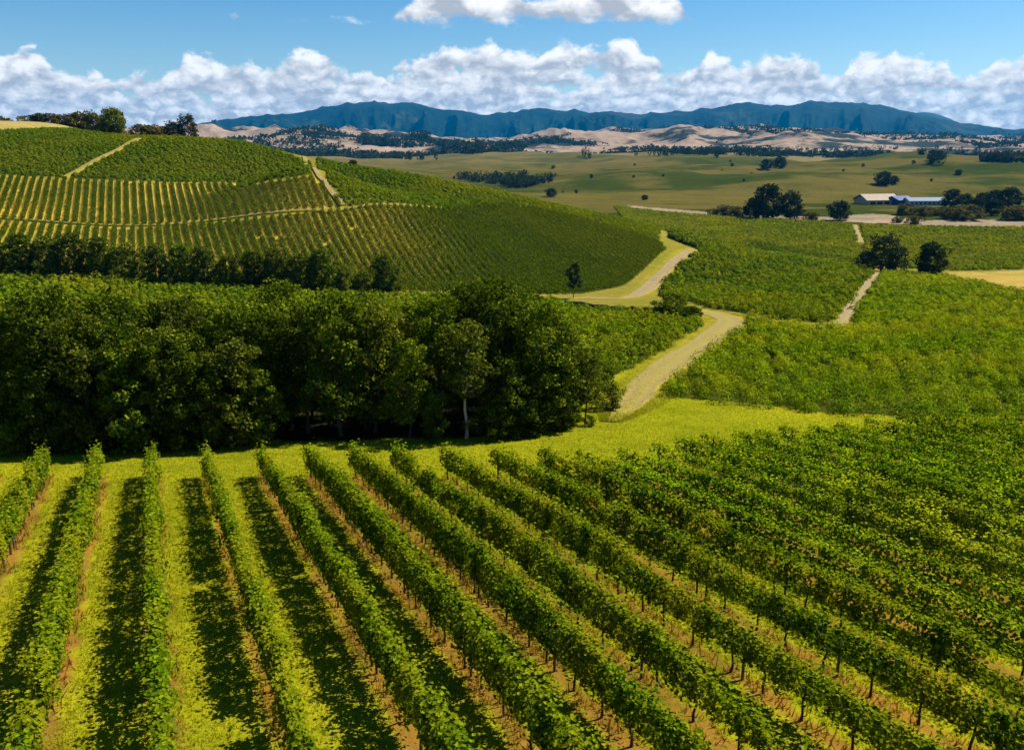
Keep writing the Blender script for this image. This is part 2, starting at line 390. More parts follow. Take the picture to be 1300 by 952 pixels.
# ------------------------------------------------------------------ tracks, centre lines
def track(name, pts, mat, lift=0.05, cross=13, build=True):
    """pts: (px,py, half width in photo px measured horizontally)"""
    P = np.array(pts, float); g = unproject(P[:, 0], P[:, 1])
    dep = np.array([p[1] * CP - float(height(np.array([p[0]]), np.array([p[1]]))[0]) * SP for p in g])
    hw = P[:, 2] * dep / F
    n = 70 * (len(g) - 1) + 1
    t = np.linspace(0, len(g) - 1, n); ti = np.arange(len(g))
    def cr(v):      # catmull-rom
        out = np.empty(n)
        for k, tt in enumerate(t):
            i = min(int(tt), len(g) - 2); f = tt - i
            p0, p1, p2, p3 = v[max(i - 1, 0)], v[i], v[i + 1], v[min(i + 2, len(g) - 1)]
            out[k] = .5 * ((2 * p1) + (-p0 + p2) * f + (2 * p0 - 5 * p1 + 4 * p2 - p3) * f * f + (-p0 + 3 * p1 - 3 * p2 + p3) * f ** 3)
        return out
    x, y, w = cr(g[:, 0]), cr(g[:, 1]), cr(hw)
    tx, ty = np.gradient(x), np.gradient(y); L = np.hypot(tx, ty); nx, ny = ty / L, -tx / L
    if not build: return np.stack([x, y], 1), w
    s = np.linspace(-1, 1, cross)
    ed = 1 + .30 * (fbm(x / 1.1 + y[0], y / 1.1, 18, 4) - .5)[:, None] * (s > 0)[None] + .30 * (fbm(x / 1.1, y / 1.1 + 40, 19, 4) - .5)[:, None] * (s <= 0)[None]
    W = w[:, None] * s[None] * ed * (1 + .22 * (vnoise(t[:, None] * 1.3 + 0 * s, 5 + 3 * np.sign(s)[None] + 0 * t[:, None], 8) - .5) * 2)
    X = x[:, None] + nx[:, None] * W; Y = y[:, None] + ny[:, None] * W
    Z = height(X, Y) + (lift + .0007 * Y) * np.where(np.abs(s) > .99, -1.2, 1)[None] - .04 * (np.abs(np.abs(s) - .45) < .2)[None]
    idx = np.arange(n * cross).reshape(n, cross)
    q = np.stack([idx[:-1, :-1], idx[:-1, 1:], idx[1:, 1:], idx[1:, :-1]], -1).reshape(-1, 4)
    q = q[:, ::-1]
    me = mesh_data(name, np.stack([X, Y, Z], -1).reshape(-1, 3), [q], True, [mat], None, {'edge': ('FLOAT', (np.abs(s)[None] ** 1.5 * .85 + .62 * np.exp(-(s / .28) ** 2)[None] + .8 * np.maximum(sstep(.22, 0, t / t.max()), sstep(.90, 1, t / t.max()))[:, None]).ravel())})
    tag(link(name, me), kind='structure')
    return np.stack([x, y], 1), w
TRACK_LIST = [
    ('grassy_track', [(776,536,8),(791,522,20),(808,505,26),(822,488,24),(860,456,23),(900,430,22),(925,408,22),(905,399,18),(885,394,12)], M['dirt_grass']),
    ('dirt_road', [(700,380,12),(745,379,14),(790,379,14),(816,371,13),(831,357,11),(846,342,9),(862,327,9),(880,317,8)], M['dirt']),
    ('dirt_road', [(1062,418,11),(1075,399,10),(1092,376,8),(1105,357,6),(1115,345,5)], M['dirt']),
    ('dirt_road', [(1093,309,5),(1089,298,4),(1085,286,3.4)], M['dirt']),
    ('dirt_track', [(82,226,5),(100,217,4),(128,201,3.6),(150,191,3.2),(165,182,3),(178,177,7)], M['dirt_grass'], .3),
    ('dirt_track', [(386,200,3.5),(399,215,3.6),(414,235,4),(434,262,5)], M['dirt'], .3),
    ('dirt_track', [(-200,271,2.2),(0,278,2.2),(80,284,2.2),(170,287.5,2.2),(240,284,2.2),(300,276.5,2.2),(390,268,2),(440,266.5,2),(560,264.5,1.6)], M['dirt_grass'], .3),
]
TRACKS = [track(*q, build=False) for q in TRACK_LIST]

# ------------------------------------------------------------------ ground sheets
_in = np.linspace(-radians(40), radians(40), 820)
_out = np.concatenate([np.linspace(-pi, -radians(40), 70)[:-1]])
AZ = np.concatenate([_out, _in, -_out[::-1][:]])
def polar(r0, r1, radii, name, mat, colour=None, trim=None):
    R = radii
    A, RR = np.meshgrid(AZ, R)
    X = np.sin(A) * RR; Y = np.cos(A) * RR
    Z = height(X, Y)
    nr, na = X.shape
    idx = np.arange(nr * na).reshape(nr, na)
    q = np.stack([idx[:-1, :-1], idx[:-1, 1:], idx[1:, 1:], idx[1:, :-1]], -1).reshape(-1, 4)[:, ::-1]
    V = np.stack([X, Y, Z], -1).reshape(-1, 3)
    fs = [q]
    attrs = {}
    if colour is not None: attrs['tone'] = ('FLOAT_COLOR', colour(V[:, 0], V[:, 1]))
    if r0 == 0:
        V = np.vstack([V, [[0, 0, float(height(np.array([0.]), np.array([0.]))[0])]]]); c = len(V) - 1
        fs.append(np.stack([idx[0, :-1], np.full(na - 1, c), idx[0, 1:]], -1))
        if colour is not None: attrs['tone'] = ('FLOAT_COLOR', np.vstack([attrs['tone'][1], attrs['tone'][1][:1]]))
    me = mesh_data(name, V, fs, True, [mat], None, attrs)
    return tag(link(name, me), kind='structure')

def seg_near(x, y):
    """distance to the nearest foreground row line and whether the point lies along it"""
    p = x * ROW_N[0] + y * ROW_N[1]; t = x * ROW_DIR[0] + y * ROW_DIR[1]
    d = np.full(x.shape, 99.0)
    for o, f in zip(row_off, row_far):
        tf = f @ ROW_DIR
        dd = np.where((t < tf + .3), np.abs(p - o), 99); d = np.minimum(d, dd)
    return d

def ground_tone(x, y):
    n = len(x); c = np.empty((n, 4)); c[:, 3] = 1
    r = np.hypot(x, y)
    lin = lambda *v: np.array(v)
    w1 = fbm(x / 60, y / 60, 71, 4)[:, None]; w2 = fbm(x / 260, y / 160, 77, 5)[:, None]
    grass = lin(.19, .20, .006) * (1 - w1) + lin(.265, .245, .008) * w1
    gf = sstep(64, 150, r)[:, None]; grass = grass * (1 - gf) + (lin(.13, .13, .012) * (1 - w1) + lin(.23, .175, .032) * w1) * gf
    past = np.where(w2 > 0, lin(.030, .042, .005) * (1 - sstep(.38, .60, w2 + .5 * (fbm(x / 70, y / 45, 79, 4)[:, None] - .5))) + lin(.085, .072, .016) * sstep(.38, .60, w2 + .5 * (fbm(x / 70, y / 45, 79, 4)[:, None] - .5)), 0)
    k = sstep(330, 470, r)[:, None]
    c[:, :3] = grass * (1 - k) + past * k
    far = sstep(1700, 3200, r)[:, None]
    c[:, :3] = c[:, :3] * (1 - far) + (lin(.26, .19, .11) * w2 + lin(.13, .115, .04) * (1 - w2)) * far
    m = (y > 0) & (r < 1200)
    def put(P, col, w=1.0, back=0.0):
        k = np.zeros(n, bool); k[m] = soft_poly(x[m], y[m] - back, P, w)
        c[k, :3] = np.array(col) * (0.75 + 0.5 * fbm(x[k] / 7, y[k] / 7, 15, 4))[:, None]
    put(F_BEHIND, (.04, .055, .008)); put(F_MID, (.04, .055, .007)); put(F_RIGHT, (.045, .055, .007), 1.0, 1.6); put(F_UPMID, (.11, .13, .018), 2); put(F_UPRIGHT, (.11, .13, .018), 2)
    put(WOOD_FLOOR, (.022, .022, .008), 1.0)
    put(F_TAN, (.29, .21, .05), 2); put(HILL_UP, (.055, .075, .010), 2); put(HILL_RIDGE, (.08, .10, .012), 2)
    put(HILL_ROWS_UP, (.36, .26, .035), .5); put(HILL_ROWS_LOW, (.30, .23, .028), .5)
    kk = m & inpoly(x, y, HILL_ROWS_LOW); ff = sstep(-.16, -.02, x[kk] / y[kk])[:, None]; c[kk, :3] = c[kk, :3] * (1 - ff) + lin(.12, .14, .014) * ff
    put(RIVER, (.22, .17, .115), 7)
    k = (y > 380) & (y < 640) & (x < -0.28 * y) & (r < 800)
    c[k, :3] = (lin(.30, .21, .08) * w1[k] + lin(.22, .20, .05) * (1 - w1[k]))
    for p, w in TRACKS:                                     # worn verge beside the tracks
        kk = np.where(m & (x > p[:, 0].min() - 9) & (x < p[:, 0].max() + 9) & (y > p[:, 1].min() - 9) & (y < p[:, 1].max() + 9))[0]
        for i in range(0, len(kk), 20000):
            q = kk[i:i + 20000]; dd = (np.hypot(x[q, None] - p[None, ::6, 0], y[q, None] - p[None, ::6, 1]) / w[None, ::6]).min(1)
            f = (sstep(1.9, .9, dd + 1.1 * (fbm(x[q] / 2.2, y[q] / 2.2, 29, 4) - .5)) * .8)[:, None]
            c[q, :3] = c[q, :3] * (1 - f) + lin(.24, .20, .016) * f
    nr = (r < 140) & (y > 4)
    d = seg_near(x[nr], y[nr]); e = (fbm(x[nr] / .8, y[nr] / .8, 25, 4) - .5)
    s = sstep(.55, .12, d + e * .7)[:, None]
    w3 = fbm(x[nr] / 2.5, y[nr] / 2.5, 91, 3)[:, None]
    c[nr, :3] = c[nr, :3] * (1 - s) + (lin(.24, .115, .018) * w3 + lin(.15, .105, .014) * (1 - w3)) * s
    return c

R1 = np.concatenate([np.arange(2, 14, 1.5), np.geomspace(14, 70, 330), np.geomspace(70, 460, 330)[1:], np.geomspace(460, 3000, 210)[1:]])
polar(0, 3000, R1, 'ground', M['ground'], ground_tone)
polar(3000, 9000, np.geomspace(3000, 9000, 190), 'foothills', M['foothill'])
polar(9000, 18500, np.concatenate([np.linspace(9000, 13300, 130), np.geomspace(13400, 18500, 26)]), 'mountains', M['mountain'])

# a further, paler peak behind the range
def far_peak():
    n = 90; u = np.linspace(-1, 1, n); A, B = np.meshgrid(u, u)
    rx, rz = ray(1172, 143); r = 16800.
    cx, cy = rx * r, r; zt = rz * r
    X = cx + A * 1500; Y = cy + B * 1100
    d = np.hypot(A * (1 + .1 * np.sin(3 * B)), B)
    Z = zt * (1 - sstep(0, 1.0, d) * 1.0) ** .8 + 60 * (fbm(X / 500, Y / 500, 3, 4) - .5) * (d < 1)
    Z = np.where(d > .98, -20, Z)
    idx = np.arange(n * n).reshape(n, n)
    q = np.stack([idx[:-1, :-1], idx[:-1, 1:], idx[1:, 1:], idx[1:, :-1]], -1).reshape(-1, 4)
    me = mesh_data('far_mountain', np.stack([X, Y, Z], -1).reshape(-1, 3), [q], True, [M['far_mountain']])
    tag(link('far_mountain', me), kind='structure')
far_peak()

# ------------------------------------------------------------------ tracks
for q in TRACK_LIST: track(*q)
def off_track(x, y, pad=0.3):
    ok = np.ones(len(x), bool)
    for p, w in TRACKS:
        for i in range(0, len(x), 20000):
            d = np.hypot(x[i:i + 20000, None] - p[None, ::6, 0], y[i:i + 20000, None] - p[None, ::6, 1]) - w[None, ::6]
            ok[i:i + 20000] &= d.min(1) > pad
    return ok

# the low dark earth bank under the road bend
def bank():
    a = unproject([716, 760, 800, 850, 884], [389, 394, 398, 402, 404])
    P = np.stack([np.interp(np.linspace(0, 4, 60), range(5), a[:, k]) for k in (0, 1)], 1)
    t = np.gradient(P, axis=0); t /= np.linalg.norm(t, axis=1)[:, None]; nrm = np.stack([-t[:, 1], t[:, 0]], 1)
    prof = [(-.5, -.3), (-.4, .5), (-.2, 1.25), (.3, 1.35), (1.2, .9), (2.2, -.3)]
    V = []
    for (o, z) in prof:
        xy = P + nrm * (o + .3 * (vnoise(np.arange(60) * .7, np.full(60, o), 4)[:, None] - .5)); V.append(np.column_stack([xy, height(xy[:, 0], xy[:, 1]) + z * (.75 + .4 * vnoise(np.arange(60) * .4, np.full(60, 2.), 6))]))
    V = np.stack(V, 1); n, k = V.shape[:2]; idx = np.arange(n * k).reshape(n, k)
    q = np.stack([idx[:-1, :-1], idx[1:, :-1], idx[1:, 1:], idx[:-1, 1:]], -1).reshape(-1, 4)
    tag(link('earth_bank', mesh_data('earth_bank', V.reshape(-1, 3), [q], True, [M['bank']])), kind='structure')
bank()

# ------------------------------------------------------------------ leaf clouds
def rand_dirs(n):
    v = rng.normal(size=(n, 3)); return v / np.linalg.norm(v, axis=1)[:, None]
def leaves(c, size, up=0.5, kind='quad', outward=None):
    """one small face per centre; quad = kite shaped leaf folded along nothing, tri = far leaf"""
    n = len(c); nrm = rand_dirs(n); nrm[:, 2] = np.abs(nrm[:, 2]) + up
    if outward is not None: nrm += outward
    nrm /= np.linalg.norm(nrm, axis=1)[:, None]
    a = np.cross(nrm, rand_dirs(n)); a /= np.linalg.norm(a, axis=1)[:, None] + 1e-9
    b = np.cross(nrm, a); s = np.broadcast_to(np.asarray(size, float), (n,))[:, None]
    if kind == 'tri':
        V = np.stack([c + a * s * .62, c - a * s * .36 + b * s * .5, c - a * s * .36 - b * s * .5], 1).reshape(-1, 3)
        return V, np.arange(3 * n).reshape(n, 3)
    if kind == 'hex':
        d = nrm * s * .13
        V = np.stack([c + a * s * .58 - d, c + a * s * .12 + b * s * .5 + d, c - a * s * .42 + b * s * .34, c - a * s * .34 - d, c - a * s * .42 - b * s * .34, c + a * s * .12 - b * s * .5 + d], 1).reshape(-1, 3)
        i = np.arange(n)[:, None] * 6
        return V, np.concatenate([i + np.array([[0, 1, 2, 3]]), i + np.array([[0, 3, 4, 5]])])
    V = np.stack([c + a * s * .6, c + b * s * .45, c - a * s * .45, c - b * s * .45], 1).reshape(-1, 3)
    return V, np.arange(4 * n).reshape(n, 4)

def tube(pts, radii, k=6):
    pts = np.asarray(pts, float); n = len(pts); V = []
    for i in range(n):
        t = pts[min(i + 1, n - 1)] - pts[max(i - 1, 0)]; t /= np.linalg.norm(t) + 1e-9
        u = np.cross(t, [0.31, 0.95, 0.1]); u /= np.linalg.norm(u) + 1e-9; v = np.cross(t, u)
        for j in range(k): V.append(pts[i] + radii[i] * (u * math.cos(2 * pi * j / k) + v * math.sin(2 * pi * j / k)))
    f = [(i * k + j, i * k + (j + 1) % k, (i + 1) * k + (j + 1) % k, (i + 1) * k + j) for i in range(n - 1) for j in range(k)]
    return np.array(V), np.array(f)
def join(parts):
    V, Fs, o = [], [], 0
    for v, f in parts: V.append(v); Fs.append(f + o); o += len(v)
    return np.vstack(V), np.vstack(Fs)

ONES = 'zeroth first second third fourth fifth sixth seventh eighth ninth tenth eleventh twelfth thirteenth fourteenth fifteenth sixteenth seventeenth eighteenth nineteenth'.split()
TENS = {2: 'twent', 3: 'thirt', 4: 'fort', 5: 'fift', 6: 'sixt', 7: 'sevent', 8: 'eight', 9: 'ninet'}
def ordinal(n):
    if n < 20: return ONES[n]
    if n == 100: return 'hundredth'
    if n > 100: return 'hundred and ' + ordinal(n - 100)
    return TENS[n // 10] + ('ieth' if n % 10 == 0 else 'y ' + ONES[n % 10])

# ------------------------------------------------------------------ foreground vine rows
def trunk_mesh(seed):
    r = np.random.default_rng(seed)
    pts = [(0, 0, -.08), (r.normal() * .02, r.normal() * .02, .25), (r.normal() * .04, r.normal() * .04, .55), (r.normal() * .06, r.normal() * .06, .85), (r.normal() * .08, r.normal() * .08, 1.05)]
    parts = [tube(pts, [.05, .034, .03, .028, .02], 6)]
    for s in (-1, 1):
        e = np.array(pts[3]); d = np.array([ROW_DIR[0], ROW_DIR[1], 0.]) * s
        parts.append(tube([e, e + d * .25 + [0, 0, .12], e + d * .6 + [0, 0, .15]], [.022, .016, .01], 5))
    V, f = join(parts)
    return mesh_data('vine_trunk', V, [f], True, [M['vine_wood']])
TRUNKS = [trunk_mesh(k) for k in range(6)]
def post_mesh(h):
    V, f = tube([(0, 0, -.2), (0, 0, h * .5), (.01, .01, h)], [.045, .043, .04], 8)
    V = np.vstack([V, [[.01, .01, h + .01]]]); c = len(V) - 1; k = len(V) - 1
    caps = np.array([(k - 8 + j, k - 8 + (j + 1) % 8, c) for j in range(8)])
    return mesh_data('vine_post', V, [f, caps], False, [M['post']])
POST = post_mesh(1.5)
REF = 11                      # the row whose end faces the pale trunk
weedpts = []
for ri, (off, fr) in enumerate(zip(row_off, row_far)):
    t0 = float(fr @ ROW_DIR)
    ts = np.arange(0, 90, 0.25)
    P = fr[None] - ROW_DIR[None] * ts[:, None]
    Z = height(P[:, 0], P[:, 1])
    dep = P[:, 1] * CP - Z * SP
    qx, qy = project(P[:, 0], P[:, 1], Z + 1.0)
    ok = (dep > 6) & (qx > -330) & (qx < 1640) & (qy < 1230)
    if not ok.any(): continue
    first, last = ts[ok].min(), ts[ok].max()
    right = ri >= REF + 3
    # plants along the row
    cs, sz, ow = [], [], []
    root = empty('vine_row', (fr[0] - ROW_DIR[0] * first, fr[1] - ROW_DIR[1] * first, 0))
    px0, py0 = root.location.x, root.location.y; z0 = float(height(np.array([px0]), np.array([py0]))[0]); root.location.z = z0
    org = np.array([px0, py0, z0])
    sp = 1.45 if not right else 1.6
    npl = max(1, int((last - first) / sp)); ntr = npo = 0
    for k in range(npl + 1):
        t = first + k * sp + rng.normal() * .12
        x, y = fr - ROW_DIR * t
        z = float(height(np.array([x]), np.array([y]))[0])
        d = y * CP - z * SP
        vig = float(vnoise(np.array([x / 7.0]), np.array([y / 7.0]), 50)[0]); thin = float(fbm(np.array([x / 16.]), np.array([y / 16.]), 52, 3)[0])
        scal = .70 + .48 * vig
        if right: scal = .78 + .34 * (vig - .5)
        if rng.random() < .05: scal *= rng.uniform(.35, .7)
        lush = (sstep(15, 18, ri) * sstep(46, 22, t)) if ri >= 14 else 0.0      # fuller hedges up the slope
        scal *= 1 + .22 * lush
        hgt = 1.10 * scal; mid = .60 + hgt / 2 + .04
        n = int((900 if d < 26 else 760 if d < 40 else 560) * scal ** 1.5 * sp / 1.5 * (0.6 if (right and thin > .48 and lush < .5) else 1 + .35 * lush))
        # lumps: leaves gather round shoots
        ns = 11
        sh = np.column_stack([rng.uniform(-.62, .62, ns) * sp, rng.normal(0, .17, ns), rng.uniform(-.46, .46, ns) * hgt])
        w = rng.integers(0, ns, n)
        L = sh[w] + rng.normal(size=(n, 3)) * [.17, .085, .14]
        bx = rng.random(n) < (.72 if right else .55)                      # the even hedge body between the shoots
        q = rng.uniform(-1, 1, (n, 3)); q[:, 1:] = np.sign(q[:, 1:]) * np.abs(q[:, 1:]) ** .6
        q[:, 1] *= 1 - .35 * np.abs(q[:, 2]) ** 3
        L[bx] = (q * [.55 * sp, ((.18 if right else .175) + .14 * lush) * (.7 + .6 * vig), .50 * hgt])[bx]
        L[:, 1] = np.clip(L[:, 1], -.46 - .15 * lush, .46 + .15 * lush)
        up = rng.random(n) < .08                     # young shoots above the canopy
        L[up, 2] = hgt * .5 + np.abs(rng.normal(0, .24, up.sum()))
        dn = rng.random(n) < .04
        L[dn, 2] = -hgt * .5 - rng.uniform(0, .25, dn.sum())
        wc = np.empty((n, 3)); wc[:, 0] = x + L[:, 0] * ROW_DIR[0] + L[:, 1] * ROW_N[0]; wc[:, 1] = y + L[:, 0] * ROW_DIR[1] + L[:, 1] * ROW_N[1]
        wc[:, 2] = z - .15 * L[:, 0] * ROW_DIR[1] + mid + L[:, 2]
        ov = np.zeros((n, 3)); ov[:, :2] = (L[:, 1] / .4)[:, None] * ROW_N[None]; ov[:, 2] = L[:, 2] / (hgt * .5) * .9; ow.append(ov * (4.0 if right else 2.0))
        cs.append(wc - org); sz.append(rng.uniform(.07, .135, n) * (1.0 if d < 30 else 1.12))
        if not right or rng.random() < .45: weedpts.append((x, y))
        if ntr < 98:
            o = link('trunk', TRUNKS[(k * 7 + ri) % 6], root, np.array([x, y, z]) - org, rng.uniform(-.4, .4) if rng.random() < .5 else pi); ntr += 1
        if k % 4 == 0 and npo < 98:
            xx, yy = fr - ROW_DIR * (t + .5 if k else first); zz = float(height(np.array([xx]), np.array([yy]))[0])
            link('post', POST, root, np.array([xx, yy, zz]) - org, rng.uniform(0, 3)); npo += 1
    c = np.vstack(cs); s = np.concatenate(sz)
    nearmask = True
    V, f = leaves(c, s, .35, 'hex' if ri < 17 else 'quad', np.vstack(ow))
    fol = link('foliage', mesh_data('vine_foliage', V, [f], False, [M['vine_lush' if ri >= 14 else 'vine']]), root)
    k = ri - REF
    if k == 0: lab = 'trellised vine row whose end faces the pale trunked tree'
    elif k < 0: lab = f'trellised vine row, {ordinal(-k)} from the pale trunk row towards the dark wood'
    else: lab = f'trellised vine row, {ordinal(k)} from the pale trunk row towards the grassy track'
    tag(root, lab, 'vine row', 'trellised vine rows on the slope below the wood')

# ------------------------------------------------------------------ grass and dry stalks
def tufts(x, y, h0, h1, nb, width, name, mat, label, lean=.35, lift=0.0):
    n = len(x); z = height(x, y) + lift
    X = np.repeat(x, nb) + rng.normal(0, .035, n * nb); Y = np.repeat(y, nb) + rng.normal(0, .035, n * nb); Z = np.repeat(z, nb)
    a = rng.uniform(0, 2 * pi, n * nb); h = rng.uniform(h0, h1, n * nb); w = width * rng.uniform(.7, 1.4, n * nb)
    la = rng.uniform(0, 2 * pi, n * nb); ll = h * rng.uniform(0, lean * 2, n * nb)
    b0 = np.stack([X - np.cos(a) * w, Y - np.sin(a) * w, Z - .02], -1); b1 = np.stack([X + np.cos(a) * w, Y + np.sin(a) * w, Z - .02], -1)
    tp = np.stack([X + np.cos(la) * ll, Y + np.sin(la) * ll, Z + h], -1)
    V = np.stack([b0, b1, tp], 1).reshape(-1, 3)
    o = link(name, mesh_data(name, V, [np.arange(len(V)).reshape(-1, 3)], False, [mat]))
    tag(o, label, name, kind='stuff'); return o
def in_frame(x, y, z, m=60):
    qx, qy = project(x, y, z); return (qx > -m) & (qx < 1300 + m) & (qy > -m) & (qy < 952 + m) & (y > 8)
gx = rng.uniform(-50, 70, 1500000); gy = rng.uniform(11, 95, 1500000)
keep = rng.random(len(gx)) < np.clip(30. / gy, 0, 1) ** 2
gx, gy = gx[keep], gy[keep]
gz = base_z(gy); k = in_frame(gx, gy, gz, 120); gx, gy = gx[k], gy[k]
for P in (F_RIGHT, F_BEHIND, WOOD_FLOOR):
    k = ~inpoly(gx, gy - (3.0 if P is F_RIGHT else 0), P); gx, gy = gx[k], gy[k]
k = (seg_near(gx, gy) + (vnoise(gx / 1.1, gy / 1.1, 33) - .5) * .5 > .28); gx, gy = gx[k], gy[k]
k = off_track(gx, gy, -.6) | (rng.random(len(gx)) < np.where(gy < 60, .9, .5)); gx, gy = gx[k], gy[k]
ex, ey = [], []
for (p, w), nn_ in zip(TRACKS[:2], (90000, 30000)):            # grass along the worn tracks, thick on the verges
    i_ = rng.integers(0, len(p), nn_); tg = np.gradient(p, axis=0)[i_]; tg /= np.linalg.norm(tg, axis=1)[:, None]
    sd_ = rng.uniform(-1.7, 1.7, nn_); pr = sstep(.35, .95, np.abs(sd_)) + .55 * np.exp(-(sd_ / .2) ** 2)
    q_ = p[i_] + np.stack([tg[:, 1], -tg[:, 0]], 1) * (sd_ * w[i_])[:, None]
    k = rng.random(nn_) < np.clip(pr * (.05 + .30 * vnoise(q_[:, 0] / 1.7, q_[:, 1] / 1.7, 57)) + .08 * (i_ < 60), 0, 1)
    ex.append(q_[k, 0]); ey.append(q_[k, 1])
lift = np.concatenate([np.zeros(len(gx))] + [np.full(len(e), .09) for e in ex])
gx = np.concatenate([gx] + ex); gy = np.concatenate([gy] + ey)
print('grass tufts', len(gx))
tufts(gx, gy, .03, .10, 3, .014, 'grass', M['grass'], 'yellow green grass covering the lanes between the vine rows', .75, lift)
wp = np.array(weedpts)
nw = 30
wx = np.repeat(wp[:, 0], nw); wy = np.repeat(wp[:, 1], nw); a = rng.uniform(-.8, .8, len(wx)); b = rng.normal(0, .2, len(wx))
wx = wx + a * ROW_DIR[0] + b * ROW_N[0]; wy = wy + a * ROW_DIR[1] + b * ROW_N[1]
k = vnoise(wx / 1.3, wy / 1.3, 88) > .3
tufts(wx[k], wy[k], .1, .42, 2, .020, 'weeds', M['weed'], 'dry orange weeds and stalks growing under the vine rows', .45)

# ------------------------------------------------------------------ vine fields that read as one mass
def field(name, P, sp, mat, label, nfun, sfun, hgt=1.5, wid=.8, direction=ROW_DIR, rowsp=None, jit=.35, exclude=(), lod='tri', cat='vines'):
    d = direction; nn = np.array([d[1], -d[0]]); A = np.array(P)
    u = A @ d; v = A @ nn; rs = rowsp or sp
    U, Vv = np.meshgrid(np.arange(u.min(), u.max(), sp), np.arange(v.min(), v.max(), rs))
    U = U.ravel() + rng.normal(0, jit * sp, U.size); Vv = Vv.ravel() + rng.normal(0, jit * .5 * rs, Vv.size)
    x = U * d[0] + Vv * nn[0]; y = U * d[1] + Vv * nn[1]
    k = inpoly(x, y, P); x, y = x[k], y[k]
    z = height(x, y); k = in_frame(x, y, z, 330); x, y, z = x[k], y[k], z[k]
    k = off_track(x, y, .5); x, y, z = x[k], y[k], z[k]
    cnt = nfun(y).astype(int); hs = hgt * (.50 + .85 * fbm(x / 9, y / 9, 44, 3)) * rng.uniform(.65, 1.35, len(x))
    i = np.repeat(np.arange(len(x)), cnt); n = len(i)
    dirs = rand_dirs(n); dirs[:, 2] = np.abs(dirs[:, 2]) * 1.0 - .25 * (rng.random(n) < .3)
    rad = rng.uniform(.72, 1.05, n)[:, None]
    cc = dirs * rad * np.stack([wid * hs[i] / hgt, wid * hs[i] / hgt, hs[i]], -1)
    c = np.stack([x[i], y[i], z[i] + .1], -1) + cc
    V, f = leaves(c, sfun(y[i]) * rng.uniform(.7, 1.3, n), .25, lod, dirs * 2.6)
    print(name, len(x), n)
    o = link(name, mesh_data(name, V, [f], False, [mat]))
    tag(o, label, cat, kind='stuff'); return o
field('vine_field', F_RIGHT, 1.9, M['vine_field'], 'broad field of dense bright green vines beside the grassy track', lambda y: np.clip(14000 / y, 40, 190), lambda y: np.clip(.0025 * y, .16, .55), 1.65, 1.25)
field('vine_field', F_MID, 2.1, M['vine_mid'], 'four sided block of dense green vines between two dirt roads', lambda y: np.clip(11000 / y, 34, 80), lambda y: np.clip(.0027 * y, .3, .7), 1.7, 1.2)
field('vine_field', F_BEHIND, 1.6, M['vine_deep'], 'field of green vines sloping down behind the dark wood', lambda y: np.clip(7500 / y, 30, 80), lambda y: np.clip(.003 * y, .24, .6), 1.5, .95)
field('vine_field', F_UPMID, 2.2, M['vine_far'], 'pale green vine field between the hill foot and the river gravel', lambda y: np.full(len(y), 22.), lambda y: np.clip(.0026 * y, .7, 1.4), 1.4, 1.3)
field('vine_field', F_UPRIGHT, 2.4, M['vine_far'], 'pale green vine field below the long shed and river scrub', lambda y: np.full(len(y), 20.), lambda y: np.clip(.0026 * y, .7, 1.4), 1.4, 1.3)
HC = np.array([HD[1], -HD[0]])
field('vine_field', HILL_UP, 1.4, M['hill_block'], 'smooth green vine block on the crown of the hill', lambda y: np.full(len(y), 34.), lambda y: np.full(len(y), .55), 1.2, 1.05, HC, 1.9)
field('vine_field', HILL_RIDGE, 1.4, M['hill_block'], 'light green vines along the falling ridge of the hill', lambda y: np.full(len(y), 34.), lambda y: np.full(len(y), .55), 1.2, 1.05, HC, 1.9)

# ------------------------------------------------------------------ hillside rows
def hill_rows(P, block_label, group):
    A = np.array(P); v = A @ HN; u = A @ HD
    k = 0
    for off in np.arange(v.min() + .5, v.max(), 2.55):
        ts = np.arange(u.min(), u.max(), .35)
        x = off * HN[0] + ts * HD[0]; y = off * HN[1] + ts * HD[1]
        m = inpoly(x, y, P)
        if m.sum() < 12: continue
        x, y = x[m], y[m]
        z = height(x, y)
        vis = in_frame(x, y, z, 170)
        if vis.sum() < 12: continue
        x, y, z = x[vis], y[vis], z[vis]
        gap = fbm(x / 5, y / 5, 66, 3)
        wv = .56 * (.75 + .5 * fbm(x / 14, y / 14, 67, 3)); hv = 1.35 * (.75 + .5 * gap)
        n = 24; i = np.repeat(np.arange(len(x)), n)
        lat = rng.uniform(-1, 1, len(i)) * wv[i] * 1.12; hh = rng.uniform(.15, 1, len(i)) * hv[i]; al = rng.uniform(-.25, .25, len(i))
        c = np.stack([x[i] + lat * HN[0] + al * HD[0], y[i] + lat * HN[1] + al * HD[1], z[i] + hh], -1)
        keep = gap[i] > .14; c = c[keep]
        if len(c) < 100: continue
        org = c[0].copy(); org[2] = z[0]
        V, f = leaves(c - org, rng.uniform(.24, .44, len(c)), .3, 'tri')
        k += 1
        o = link('vine_row', mesh_data('hill_vine_row', V, [f], False, [M['hill_vine']]), None, org)
        tag(o, f'thin dark vine row, {ordinal(k)} across in the {block_label}', 'vine row', group)
    print(block_label, k)
hill_rows(HILL_ROWS_UP, 'block above the contour track', 'vine rows on the hill above the contour track')
hill_rows(HILL_ROWS_LOW, 'block below the contour track', 'vine rows on the hill below the contour track')

